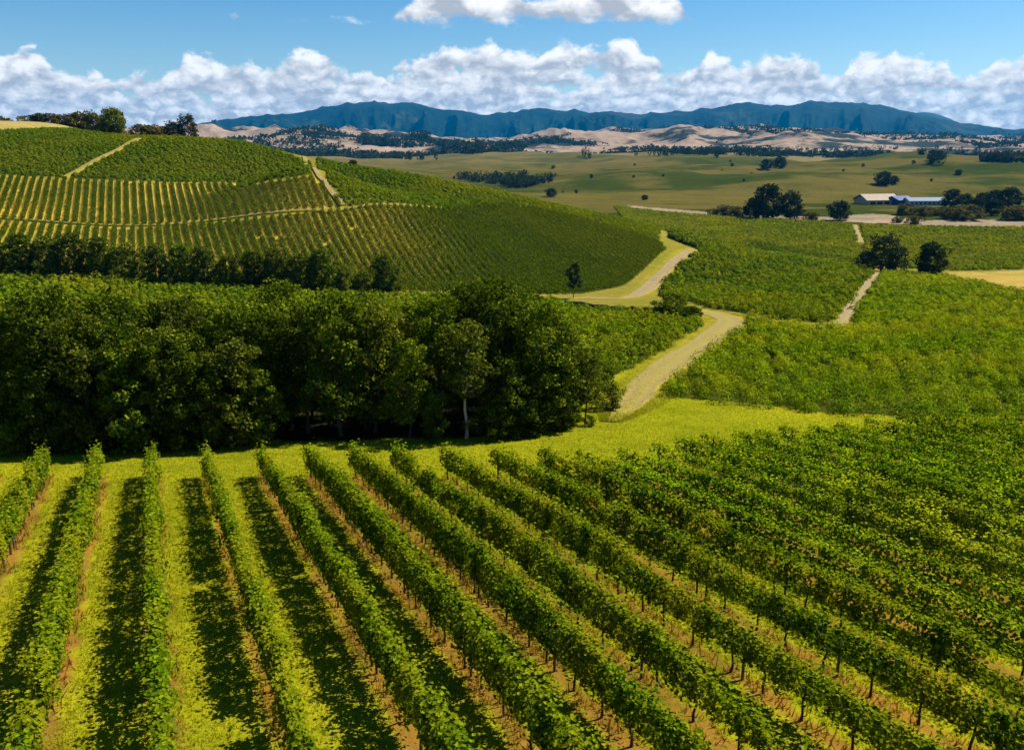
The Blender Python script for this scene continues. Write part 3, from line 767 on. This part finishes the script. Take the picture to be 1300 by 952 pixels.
# ------------------------------------------------------------------ trees
def tree_meshes(name, seed, h=10., crown_from=.2, rad=2.4, nclump=60, per=90, leaf=.22, leafmat='tree', barkmat='bark', trunk_r=.16, top=.35, lean=0., kind='quad', hollow=.35):
    r = np.random.default_rng(seed)
    zc = crown_from * h
    pts = [np.array([0, 0, -.3])]; n = 7
    for i in range(1, n + 1):
        pts.append(np.array([lean * i / n + r.normal() * .012 * h, r.normal() * .012 * h, h * .88 * i / n]))
    parts = [tube(pts, [trunk_r * (1.25 if i == 0 else 1) * (1 - .85 * i / n) for i in range(n + 1)], 7)]
    cen, cr = [], []
    ang = r.uniform(0, 6.28)
    for i in range(nclump):
        q = (i + r.random()) / nclump
        z = zc + (h - zc) * q
        prof = math.sin(pi * min(1, (q * (1 - top) + top * .5) ** .9)) ** .7 if q < .98 else .3
        ang += 2.4 + r.normal() * .5
        R = rad * prof * math.sqrt(r.uniform(hollow ** 2, 1)) * (1 + .35 * (float(vnoise(np.array([math.cos(ang) * 1.3 + 5]), np.array([math.sin(ang) * 1.3 + q * 3]), seed)[0]) - .5) * 2)
        tp = pts[min(n, max(1, int(q * n * .95 + crown_from * n * .6)))]
        c = np.array([tp[0] * .9 + math.cos(ang) * R, tp[1] * .9 + math.sin(ang) * R, z])
        cen.append(c); cr.append(rad * r.uniform(.20, .40))
        if i % 3 == 0 and q < .9:
            bz = max(zc * .7, z - R * .8); b = np.array([np.interp(bz, [p[2] for p in pts], [p[0] for p in pts]), np.interp(bz, [p[2] for p in pts], [p[1] for p in pts]), bz])
            mid = (b + c) / 2 + np.array([0, 0, .12 * R])
            parts.append(tube([b, mid, c], [trunk_r * .42 * (1 - .6 * q), trunk_r * .26 * (1 - .6 * q), trunk_r * .09], 5))
    tv, tf = join(parts)
    cen = np.array(cen); cr = np.array(cr)
    w = r.integers(0, nclump, nclump * per)
    dv = rand_dirs(len(w)); rr = r.uniform(.25, 1, len(w)) ** .6
    c = cen[w] + dv * (rr * cr[w])[:, None] * [1.1, 1.1, .8]
    c = c[c[:, 2] > .15]
    cv, cf = leaves(c, leaf * r.uniform(.65, 1.35, len(c)), .25, kind)
    return (mesh_data(name + '_trunk', tv, [tf], True, [M[barkmat]]), mesh_data(name + '_crown', cv, [cf], False, [M[leafmat]]))

def plant_tree(name, meshes, x, y, label, group=None, sc=1., rz=None, zsc=1., cat='tree', parts=('trunk', 'crown')):
    z = float(height(np.array([x]), np.array([y]))[0])
    root = empty(name, (x, y, z), rng.uniform(0, 6.28) if rz is None else rz)
    for pn, me in zip(parts, meshes):
        if me is not None: link(pn, me, root, (0, 0, 0), 0, (sc, sc, sc * zsc))
    tag(root, label, cat, group); return root

WOOD = [tree_meshes('wood_tree', 100 + k, 10., [.12, .2, .1, .16, .22, .14][k], [2.3, 2.0, 2.6, 2.2, 1.9, 2.5][k], [70, 60, 80, 70, 55, 76][k], 120, .20, ['tree', 'tree', 'tree_b', 'tree', 'tree_b', 'tree'][k], 'bark', .15, [.3, .5, .25, .4, .55, .3][k], rng.normal() * .4, 'quad') for k in range(6)]
PALE = tree_meshes('pale_tree', 120, 8.5, .40, 1.9, 50, 120, .18, 'tree_b', 'pale_bark', .13, .4)
THIN = tree_meshes('thin_tree', 121, 5.5, .30, 1.3, 30, 80, .15, 'tree_b', 'bark', .08, .4)
SHRUB = [tree_meshes('shrub', 130 + k, 2.6, .04, 1.5, 26, 110, .16, ['tree', 'tree_c', 'tree_b'][k], 'bark', .06, .25) for k in range(3)]
def depth_h(px, pyb, pyt):
    x, y, z = ground(px, pyb); _, rz = ray(px, pyt); return x, y, rz * y - z
# front edge of the wood: pixel of the foot and of the top
front = [(-70,574,396),(-20,573,388),(28,573,400),(74,572,392),(118,571,402),(165,570,398),(212,569,410),(255,567,405),(300,564,398),(345,560,378),(392,558,384),(438,557,392),(482,556,398),(528,556,405),(640,552,392),(682,548,402)]
nf = 0
for i, (px, pb, pt) in enumerate(front):
    px += rng.uniform(-9, 9); x, y, h = depth_h(px, pb - rng.uniform(0, 9), pt + rng.uniform(-20, 34)); k = (i * 5 + 2) % 6; nf += 1
    plant_tree('woodland_tree', WOOD[k], x, y, f'dense dark tree on the front edge of the wood, {ordinal(nf)} along', 'trees in the dark wood', h / 10, None, 1.0)
x, y, h = depth_h(592, 557, 410)
plant_tree('pale_trunk_tree', PALE, x, y, 'slender tree with a pale bare lower trunk at the edge of the wood', None, h / 8.5)
x, y, h = depth_h(743, 538, 452)
plant_tree('thin_tree', THIN, x, y, 'thin sparse tree standing on the grass beyond the wood end', None, h / 5.5)
rows_back = [(4.0, 380, [(-45, 0), (8, 0), (52, 0), (98, 0), (142, 0), (190, 0), (236, 0), (282, 0), (328, 0), (372, 0), (420, 0), (466, 0), (512, 0), (560, 0), (612, 0), (664, 0)]),
             (8.5, 374, [(-30, 0), (20, 0), (70, 0), (115, 0), (160, 0), (205, 0), (255, 0), (305, 0), (350, 0), (398, 0), (445, 0), (492, 0), (538, 0), (588, 0), (632, 0), (680, 0)]),
             (14., 372, [(-40, 0), (0, 0), (45, 0), (92, 0), (140, 0), (185, 0), (232, 0), (278, 0), (325, 0), (370, 0), (418, 0), (465, 0), (515, 0), (565, 0), (615, 0), (665, 0), (708, 0)])]
tops = np.array([(-80, 384), (40, 386), (150, 388), (260, 392), (330, 376), (360, 370), (420, 380), (500, 386), (540, 372), (580, 366), (640, 364), (690, 376), (720, 398)])
for ri, (dd, _, lst) in enumerate(rows_back):
    for j, (px, _) in enumerate(lst):
        if ri == 2 and j % 3 == 1: continue
        base_py = np.interp(px, [p[0] for p in front], [p[1] for p in front])
        x0, y0, _ = ground(px, base_py); y = y0 + dd + rng.uniform(-1.2, 1.2); x = x0 / y0 * y
        z = float(height(np.array([x]), np.array([y]))[0]); _, rz = ray(px, np.interp(px, tops[:, 0], tops[:, 1]) + (rng.uniform(-10, 42) if px < 530 else rng.uniform(-8, 16))); h = rz * y - z
        plant_tree('woodland_tree', WOOD[int(rng.integers(0, 6))], x, y, f'dark tree inside the wood, {ordinal(j + 1)} along in the {ordinal(ri + 2)} line of trunks', 'trees in the dark wood', h / 10)
LEAFY = [tree_meshes('leafy_tree', 140 + k, 6., .03, 1.7, 44, 130, .18, ['tree_c', 'tree', 'tree_b'][k], 'bark', .09, .3) for k in range(3)]
for i, (px, pb, pt, m) in enumerate([(60,575,470,1),(120,574,452,2),(178,573,440,1),(216,571,430,0),(262,569,452,0),(306,567,438,2),(333,565,470,1),(640,555,455,1),(676,551,470,2),(706,548,452,1),(716,540,430,2),(552,560,500,1)]):
    x, y, h = depth_h(px, pb, pt)
    plant_tree('leafy_tree', LEAFY[m], x, y, f'leafy young tree with foliage down to the grass, {ordinal(i + 1)} along the wood edge', 'young trees along the wood edge', h / 6)
# understorey shrubs along the wood
for i, (px, py, s, m) in enumerate([(12,578,.8,0),(95,574,.55,2),(185,572,.6,0),(258,566,.95,1),(237,569,.8,0),(320,562,.6,2),(665,552,1.2,0),(700,546,1.0,0),(630,556,1.0,1),(770,520,.95,2),(725,535,.55,1),(748,541,.35,2),(760,495,1.2,0),(735,510,1.3,0)]):
    x, y, _ = ground(px, py)
    plant_tree('shrub', SHRUB[m], x, y, f'low {["dark", "light green", "olive"][m]} shrub at the foot of the wood, {ordinal(i + 1)} of the shrubs along', 'shrubs at the foot of the wood', s, None, .85, 'shrub', ('stem', 'foliage'))

# the belt of trees under the hill
BELT = [tree_meshes('belt_tree', 150 + k, 10., .08, 3.6, 60, 60, .5, ['tree_b', 'tree_b', 'tree'][k], 'bark', .2, .25, 0, 'tri') for k in range(3)]
belt = [(-40,346,300),(-5,348,304),(30,349,300),(62,350,306),(95,351,310),(130,352,306),(165,355,318),(200,357,322),(232,360,318),(262,362,318),(292,364,328),(322,366,332),(352,368,328),(382,370,326),(410,372,332),(438,373,342),(462,374,350),(488,374,336)]
for i, (px, pb, pt) in enumerate(belt):
    x, y, h = depth_h(px, pb, pt - 7 + rng.uniform(-7, 7))
    plant_tree('bushy_tree', BELT[i % 3], x, y, f'bushy dark tree in the belt under the striped hill, {ordinal(i + 1)} along', 'trees in the belt under the hill', h / 10, None, 1., 'tree')
    x2, y2, h2 = depth_h(px + 16, pb + 1, pt + 14 + rng.uniform(0, 10)); y2 += 4
    plant_tree('bushy_tree', BELT[(i + 1) % 3], x2 / (y2 - 4) * y2, y2, f'lower tree filling the belt under the striped hill, {ordinal(i + 1)} gap along', 'lower trees filling the belt', max(h2, 3) / 10)

# single trees
BIG = tree_meshes('round_tree', 170, 10., .06, 5.2, 90, 70, .55, 'tree_b', 'bark', .3, .2, 0, 'tri')
WISP = tree_meshes('airy_tree', 171, 10., .05, 4.8, 46, 60, .5, 'tree_far', 'bark', .25, .3, 0, 'tri', .5)
GUM = [tree_meshes('gum_tree', 172 + k, 10., .08, 5.0, 60, 60, .6, 'tree_far', 'bark', .25, .25, 0, 'tri') for k in range(3)]
SLIM = tree_meshes('slim_tree', 176, 10., .32, 1.9, 26, 60, .45, 'tree_far', 'bark', .14, .4, 0, 'tri')
DULL = [tree_meshes('dull_shrub', 178 + k, 5., .03, 3.6, 30, 60, .5, 'tree_dull', 'bark', .12, .2, 0, 'tri') for k in range(2)]
OLIVE = tree_meshes('olive_bush', 177, 10., .04, 5.0, 60, 90, .5, 'tree_c', 'bark', .2, .2, 0, 'tri')
def at(name, meshes, base_h, px, pb, pt, label, dist=None, group=None, zsc=1., cat='tree', wide=1.):
    if dist is None: x, y, h = depth_h(px, pb, pt)
    else:
        rx, _ = ray(px, pb); x, y = rx * dist, dist
        z = float(height(np.array([x]), np.array([y]))[0]); h = ray(px, pt)[1] * dist - z
    s = h / base_h * wide
    parts = ('trunk', 'crown') if cat == 'tree' else ('stem', 'foliage')
    return plant_tree(name, meshes, x, y, label, group, s, None, 1 / wide, cat, parts)
at('round_tree', BIG, 10, 147, 176, 140, 'large round dark tree on the hill crest beside the track', 392, wide=1.05)
at('airy_tree', WISP, 10, 240, 180, 147, 'ragged airy tree on the hill crest with gaps in its crown', 386, wide=1.0)
at('airy_tree', WISP, 10, 222, 180, 155, 'smaller airy tree leaning out beside the ragged crest tree', 388, wide=1.1)
for i, (px, pt) in enumerate([(182, 160), (195, 161), (207, 163)]):
    at('crest_shrub', DULL[i % 2], 5, px, 176, pt, f'low grey green shrub between the two crest trees, {ordinal(i + 1)} along', 396, 'shrubs between the crest trees', cat='shrub', wide=1.3)
for i, (px, pt) in enumerate([(-20,150),(3,150),(38,148),(52,145),(66,146),(82,147),(95,146),(108,144),(118,147)]):
    at('skyline_tree', DULL[i % 2] if i % 3 else GUM[0], 5 if i % 3 else 10, px, 160, pt, f'small dull tree on the skyline behind the dry plateau, {ordinal(i + 1)} along', 505, 'trees behind the dry plateau', wide=1.25)
at('slim_tree', SLIM, 10, 728, 379, 335, 'tall slim lone tree beside the dirt road below the hill')
at('rounded_bush', OLIVE, 10, 853, 404, 372, 'rounded bush at the corner of the dirt road and dark bank', cat='shrub', wide=1.35)
at('rounded_bush', OLIVE, 10, 878, 408, 390, 'low green bush at the bend of the grassy track', cat='shrub', wide=1.5)
at('gum_tree', GUM[0], 10, 974, 278, 237, 'largest dark tree of the clump beside the river gravel', wide=.95)
at('gum_tree', GUM[1], 10, 1003, 278, 246, 'second dark tree of the clump beside the river gravel', wide=1.0)
at('gum_tree', GUM[2], 10, 958, 277, 252, 'short dark tree at the low end of the river clump', wide=1.0)
at('gum_tree', GUM[1], 10, 1066, 280, 257, 'small dark tree beside the river near the dirt track', wide=1.2)
at('roadside_tree', WISP, 10, 1118, 345, 300, 'wispy dark tree at the junction of dirt road and fields')
at('roadside_tree', WISP, 10, 1136, 346, 314, 'twiggy lower tree leaning beside the junction tree')
at('roadside_tree', GUM[2], 10, 1100, 340, 320, 'low dark bush at the end of the upper dirt road', cat='shrub', wide=1.3)
at('round_topped_tree', GUM[0], 10, 1177, 352, 311, 'single round topped dark tree at the edge of the tan field', wide=.9)
for i, (px, pb, pt) in enumerate([(1208,264,242),(1226,262,247),(1246,262,246),(1262,264,243),(1280,264,240),(1238,270,252),(1258,274,254)]):
    at('shed_tree', GUM[i % 3], 10, px, pb, pt, f'dark tree beside the end of the long shed, {ordinal(i + 1)} of the clump', None, 'dark trees beside the long shed', wide=1.15)
for i, (px, pb, pt) in enumerate([(1148,273,260),(1170,275,263),(1188,274,265),(1206,278,264),(1225,280,262),(1285,280,264),(1140,283,276),(1160,285,275),(1300,279,262),(920,275,262),(938,276,264),(1030,280,270),(905,274,266)]):
    at('river_shrub', DULL[i % 2], 5, px, pb, pt, f'grey green scrub bush along the river gravel, {ordinal(i + 1)} along the bank', None, 'scrub bushes along the river gravel', cat='shrub', wide=1.5)
for i, (px, pb, pt, lab) in enumerate([(1122,235,219,'dark tree alone on the open pasture above the barn'),(1134,233,224,'small bush touching the lone pasture tree'),(1217,222,216,'tiny dark bush high on the pasture'),(990,214,200,'dark pasture tree below the distant wood'),(972,215,203,'pasture tree next to the one below the distant wood'),(818,254,248,'tiny bush by the river bend'),(448,211,204,'small shrub on the green shoulder of the hill'),(700,250,240,'small dark tree beside the pasture lane'),(672,237,230,'small tree beyond the dark gully wood')]):
    at('pasture_tree', GUM[i % 3], 10, px, pb, pt, lab, None if px != 448 else 372, wide=1.4)

# bushes dotted over the open pasture, too alike to tell apart
DOT = [tree_meshes('pasture_bush', 190 + k, 5., .03, 3.0, 14, 30, 1.0, 'tree_far', 'bark', .12, .2, 0, 'tri')[1] for k in range(2)]
nb = 0
while nb < 18:
    px, py = rng.uniform(700, 1300), rng.uniform(204, 246)
    if fbm(np.array([px / 60]), np.array([py / 14]), 12, 2)[0] < .5: continue
    x, y, z = ground(px, py); nb += 1
    o = link('pasture_bush', DOT[nb % 2], None, (x, y, z), rng.uniform(0, 6), (rng.uniform(.4, 1.1) * y / 1300,) * 3)
    tag(o, 'tiny dark bush dotted on the open rolling pasture', 'bush', 'tiny bushes dotted over the rolling pasture')

# far woods that read as one mass
def wood(label, regions, n, hgt, leafs=60, leaf=None, wide=.75):
    P = []
    for pts in regions: P.append(poly(pts))
    cs, ss = [], []
    for Q in P:
        A = np.array(Q); k = 0; tries = 0
        while k < n // len(P) and tries < 6000:
            tries += 1
            x = rng.uniform(A[:, 0].min(), A[:, 0].max()); y = rng.uniform(A[:, 1].min(), A[:, 1].max())
            if not inpoly(np.array([x]), np.array([y]), Q)[0]: continue
            if fbm(np.array([x / (hgt * 6)]), np.array([y / (hgt * 9)]), 14, 3)[0] < .47: continue
            k += 1; z = float(height(np.array([x]), np.array([y]))[0]); h = hgt * rng.uniform(.4, 1.3)
            d = rand_dirs(leafs) * rng.uniform(.4, 1, leafs)[:, None] ** .5 * [h * wide * .5, h * wide * .5, h * .5]
            cs.append(np.array([x, y, z + h * .5]) + d); ss.append(np.full(leafs, (leaf or hgt * .16)))
    c = np.vstack(cs); s = np.concatenate(ss) * rng.uniform(.7, 1.3, len(c))
    V, f = leaves(c, s, .3, 'tri')
    tag(link('distant_wood', mesh_data('distant_wood', V, [f], False, [M['tree_far']])), label, 'wood', kind='stuff')
wood('dark wood filling the gully behind the hill ridge', [[(556,223),(620,221),(700,221),(702,232),(665,240),(610,233),(572,227)]], 260, 13)
wood('dark wood above the green shoulder of the hill', [[(498,196),(545,193),(558,203),(520,207),(500,206)]], 60, 22)
wood('dark wood on the lower slope of the bare hills', [[(458,178),(545,177),(545,184),(462,186)]], 150, 42)
wood('broken line of dark tall woods under the bare hills', [[(557,186),(620,192),(665,184),(670,190),(600,199),(560,190)]], 200, 34)
wood('dark wood below the pale middle foothills', [[(738,194),(800,192),(790,200),(740,200)],[(905,196),(1000,196),(1000,202),(905,203)]], 240, 22)
wood('broken dark scrub and woods on the valley floor', [[(1060,196),(1180,196),(1180,200),(1060,201)],[(1180,203),(1300,206),(1300,211),(1180,209)],[(800,194),(900,196),(900,200),(800,199)],[(1000,190),(1300,192),(1300,197),(1000,196)]], 420, 17)
def scrub():
    n = 60000; a = rng.uniform(-.62, .62, n); r = rng.uniform(2500, 8200, n); x = np.sin(a) * r; y = np.cos(a) * r
    q = fbm(x / 700, y / 420, 92, 5) + .12 * fbm(x / 90, y / 90, 93, 2)
    k = q > .625; x, y, q = x[k], y[k], q[k]; z = height(x, y); m = 9; i = np.repeat(np.arange(len(x)), m)
    h = rng.uniform(9, 20, len(x))
    c = np.stack([x[i], y[i], z[i] + h[i] * .3], -1) + rand_dirs(len(i)) * (h[i] * .55)[:, None]
    V, f = leaves(c, h[i] * .6, .3, 'tri'); print('scrub', len(x))
    tag(link('scrub', mesh_data('scrub', V, [f], False, [M['tree_far']])), 'dark scrub and trees spread over the bare foothills', 'scrub', kind='stuff')
scrub()
field('hedge', poly([(858,296),(885,309),(960,308),(1094,333),(1094,338),(960,314),(885,316),(850,303)]), 1.2, M['tree'], 'dark hedge strip along the upper edge of the vine block', lambda y: np.full(len(y), 26.), lambda y: np.full(len(y), .9), 2.0, 1.2, exclude=(), cat='hedge')

# ------------------------------------------------------------------ farm buildings
def boxm(x0, x1, y0, y1, z0, z1):
    V = np.array([(x, y, z) for z in (z0, z1) for y in (y0, y1) for x in (x0, x1)], float)
    f = np.array([(0, 2, 3, 1), (4, 5, 7, 6), (0, 1, 5, 4), (2, 6, 7, 3), (0, 4, 6, 2), (1, 3, 7, 5)])
    return V, f
def gable(x0, x1, y0, y1, ze, zr, t=.25, over=.8):
    ym = (y0 + y1) / 2; V = []
    for x in (x0 - over, x1 + over):
        for (y, z) in ((y0 - over, ze), (ym, zr), (y1 + over, ze), (y1 + over, ze - t), (ym, zr - t), (y0 - over, ze - t)): V.append((x, y, z))
    f4 = [(i, (i + 1) % 6, (i + 1) % 6 + 6, i + 6) for i in range(6)] + [(0, 5, 4, 1), (1, 4, 3, 2), (6, 7, 10, 11), (7, 8, 9, 10)]
    return np.array(V, float), np.array(f4)
def gable_wall(x0, x1, y0, y1, ze, zr):
    ym = (y0 + y1) / 2
    V = np.array([(x, y, z) for x in (x0, x1) for (y, z) in ((y0, -1), (y1, -1), (y1, ze), (ym, zr), (y0, ze))], float)
    return V, [np.array([(0, 1, 2, 3, 4), (9, 8, 7, 6, 5)]), np.array([(0, 5, 6, 1), (1, 6, 7, 2), (2, 7, 8, 3), (3, 8, 9, 4), (4, 9, 5, 0)])]
def part(name, vf, mat, parent):
    V, f = vf; f = f if isinstance(f, list) else [f]
    return link(name, mesh_data(name, V, f, False, [mat]), parent)
bx, by, bz = ground(1113, 259)
rot = radians(14)
b = empty('barn', (bx, by, bz), rot); tag(b, 'barn with a broad tan gable roof and dark open side', 'barn')
part('wall', gable_wall(-19, 17, -11, 11, 3.6, 9.0), M['barn_wall'], b)
part('roof', gable(-20, 18, -11, 11, 4.3, 10.0, .5), M['barn_roof'], b)
for i in range(4): part('opening_shade', boxm(-16 + i * 8.2, -10.2 + i * 8.2, -11.12, -10.9, 0, 2.9), M['glass_and_shade'], b)  # dark panels on the wall stand in for shade inside the open bays
bx2, by2, bz2 = ground(1141, 259.5)
b2 = empty('shed', (bx2, by2, bz2), radians(24)); tag(b2, 'dark blue gabled shed between the tan barn and the long pale shed', 'shed')
part('wall', gable_wall(-11, 11, -9, 9, 4.2, 7.6), M['blue_wall'], b2)
part('roof', gable(-11, 11, -9, 9, 4.7, 8.4, .3, .5), M['blue_wall'], b2)
part('door', boxm(-4, 3, -9.12, -8.95, 0, 3.2), M['glass_and_shade'], b2)
bx3, by3, bz3 = ground(1177, 260.5)
b3 = empty('long_shed', (bx3, by3, bz3), radians(4)); tag(b3, 'long low shed with pale bluish roof and a row of windows', 'shed')
part('wall', gable_wall(-23, 20, -7, 7, 4.0, 6.5), M['white_wall'], b3)
part('roof', gable(-23, 20, -7, 7, 4.5, 7.6, .3, .6), M['white_roof'], b3)
for i in range(9): part('window', boxm(-21 + i * 4.5, -18.6 + i * 4.5, -7.1, -6.95, 1.2, 3.0), M['glass_and_shade'], b3)

# ------------------------------------------------------------------ haze
hz = boxm(-19500, 19500, -19500, 19500, -75, 960)
m, nt = new_mat('haze')
pv = nd(nt, 'ShaderNodeVolumePrincipled'); pv.inputs['Color'].default_value = (.0, .40, .95, 1); pv.inputs['Density'].default_value = 2.5e-5
pv.inputs['Anisotropy'].default_value = 0.1
o = nd(nt, 'ShaderNodeOutputMaterial'); nt.links.new(pv.outputs[0], o.inputs['Volume'])
tag(link('haze', mesh_data('haze', hz[0], [hz[1]], False, [m])), 'thin blue haze filling the air over the valley', 'haze', kind='stuff')

# ------------------------------------------------------------------ sky with clouds
def make_world():
    w = bpy.data.worlds.new('World'); S.world = w; w.use_nodes = True
    nt = w.node_tree; nt.nodes.clear(); L = nt.links.new
    def val(v, sock):
        if hasattr(v, 'is_output'): L(v, sock)
        else: sock.default_value = v
    def mt(op, a, b=0.0, c=None, clamp=False):
        n = nd(nt, 'ShaderNodeMath', operation=op, use_clamp=clamp); val(a, n.inputs[0]); val(b, n.inputs[1])
        if c is not None: val(c, n.inputs[2])
        return n.outputs[0]
    def mr(v, a, b, lo=0., hi=1., smooth=True):
        n = nd(nt, 'ShaderNodeMapRange', interpolation_type='SMOOTHSTEP' if smooth else 'LINEAR'); val(v, n.inputs[0])
        for i, q in enumerate((a, b, lo, hi)): val(q, n.inputs[i + 1])
        return n.outputs[0]
    def vec(x, y, z=0.0):
        n = nd(nt, 'ShaderNodeCombineXYZ'); val(x, n.inputs[0]); val(y, n.inputs[1]); val(z, n.inputs[2]); return n.outputs[0]
    sky = nd(nt, 'ShaderNodeTexSky', sky_type='NISHITA'); sky.sun_disc = False
    sky.sun_elevation = SUN_EL; sky.sun_rotation = SUN_AZ; sky.air_density = 1.0; sky.dust_density = 0.25; sky.ozone_density = 2.5; sky.altitude = 200
    hs = nd(nt, 'ShaderNodeHueSaturation'); hs.inputs['Saturation'].default_value = 1.42; hs.inputs['Value'].default_value = 1.0; L(sky.outputs[0], hs.inputs['Color'])
    col = hs.outputs[0]
    g = nd(nt, 'ShaderNodeTexCoord').outputs['Generated']
    s = nd(nt, 'ShaderNodeSeparateXYZ'); L(g, s.inputs[0]); x, y, z = s.outputs
    az = mt('ARCTAN2', x, y); el = mt('DIVIDE', z, mt('MAXIMUM', mt('SQRT', mt('ADD', mt('MULTIPLY', x, x), mt('MULTIPLY', y, y))), 1e-4))
    WHITE, GREY = (9.6, 9.5, 9.3, 1), (4.2, 4.4, 4.8, 1)
    #        base   height  lump   puff   seed  bias   az centre/half-width (or None)
    layers = [(.000, .030, 15., 62., 1.3, .55, None),
              (.014, .030, 16., 56., 5.7, .38, None),
              (.027, .033, 15., 50., 13.1, .30, None),
              (.041, .035, 13., 44., 21.9, .24, None),
              (.056, .036, 12., 38., 29.3, .16, None),
              (.070, .036, 11., 34., 35.2, .04, (.02, .42)),
              (.086, .036, 10., 30., 41.6, .12, (.02, .15)),
              (.142, .040, 6.0, 22., 47.5, .40, (.05, .165)),
              (.34, .12, 3.0, 8., 57.5, -.05, None)]
    for b, h, fl, fp, sd, bias, lim in layers:
        n1 = nd(nt, 'ShaderNodeTexNoise', noise_dimensions='2D'); n1.inputs['Scale'].default_value = fl; n1.inputs['Detail'].default_value = 2.0
        L(vec(mt('ADD', az, sd), sd * .7), n1.inputs['Vector'])
        T = mr(n1.outputs[0], .28, .72, .0, 1.)
        def puff(du, dv, det):
            q = nd(nt, 'ShaderNodeTexNoise', noise_dimensions='2D'); q.inputs['Scale'].default_value = fp; q.inputs['Detail'].default_value = det; q.inputs['Roughness'].default_value = .56; q.inputs['Distortion'].default_value = .25
            L(vec(mt('ADD', az, sd * 1.7 + du), mt('MULTIPLY', mt('ADD', el, sd + dv), 1.5)), q.inputs['Vector']); return q.outputs[0]
        p = puff(0, 0, 7.0); p2 = puff(.35 / fp, .42 / fp, 3.0)
        t = mt('DIVIDE', mt('SUBTRACT', el, b), h)
        d = mt('SUBTRACT', mt('ADD', mt('ADD', T, bias + .1), mt('MULTIPLY', mt('SUBTRACT', p, .5), .95)), t)
        if lim:
            d = mt('SUBTRACT', d, mr(mt('ABSOLUTE', mt('SUBTRACT', az, lim[0])), lim[1] * .6, lim[1] * 1.3, 0., 1.6))
        a = mt('MULTIPLY', mr(d, -.02, .24), mr(mt('ADD', t, mt('MULTIPLY', mt('SUBTRACT', p, .5), .9)), -.16, .14))
        emb = mt('MULTIPLY', mt('SUBTRACT', p, p2), 2.4)
        lit = mt('ADD', mr(t, -.1, .7, .05, .72), emb)  # sunlit tops and shaded bases are painted into the cloud colour
        lit = mt('ADD', lit, mr(d, .5, 0., 0., .32), clamp=True)
        cm = nd(nt, 'ShaderNodeMix', data_type='RGBA'); cm.inputs[6].default_value = GREY; cm.inputs[7].default_value = WHITE; L(lit, cm.inputs[0])
        mx = nd(nt, 'ShaderNodeMix', data_type='RGBA'); L(a, mx.inputs[0]); L(col, mx.inputs[6]); L(cm.outputs[2], mx.inputs[7])
        col = mx.outputs[2]
    bg = nd(nt, 'ShaderNodeBackground'); bg.inputs['Strength'].default_value = 0.06; L(col, bg.inputs[0])
    o = nd(nt, 'ShaderNodeOutputWorld'); L(bg.outputs[0], o.inputs[0])
    w.cycles.sampling_method = 'MANUAL'; w.cycles.sample_map_resolution = 512
make_world()

sd = bpy.data.lights.new('sun', 'SUN'); sd.energy = 5.0; sd.angle = radians(.5); sd.color = (1.0, .93, .80)
so = bpy.data.objects.new('sun', sd); COL.objects.link(so)
so.rotation_euler = (pi / 2 - SUN_EL, 0, -SUN_AZ + pi)
from mathutils import Vector
sv = Vector((math.sin(SUN_AZ) * math.cos(SUN_EL), math.cos(SUN_AZ) * math.cos(SUN_EL), math.sin(SUN_EL)))
so.rotation_euler = sv.to_track_quat('Z', 'Y').to_euler()

cd = bpy.data.cameras.new('camera'); cam = bpy.data.objects.new('camera', cd); COL.objects.link(cam)
cd.sensor_width = 36; cd.lens = 36 * F / 1300; cd.clip_end = 90000; cd.clip_start = .1
cam.rotation_euler = (pi / 2 - PITCH, 0, 0)
S.camera = cam
S.view_settings.view_transform = 'Standard'; S.view_settings.look = 'None'; S.view_settings.gamma = 1; S.view_settings.exposure = 1.0
S.view_settings.use_curve_mapping = False
S.render.engine = 'CYCLES'
cy = S.cycles
cy.use_denoising = True; cy.max_bounces = 5; cy.diffuse_bounces = 3; cy.transmission_bounces = 3; cy.glossy_bounces = 2; cy.volume_bounces = 0
cy.use_adaptive_sampling = True
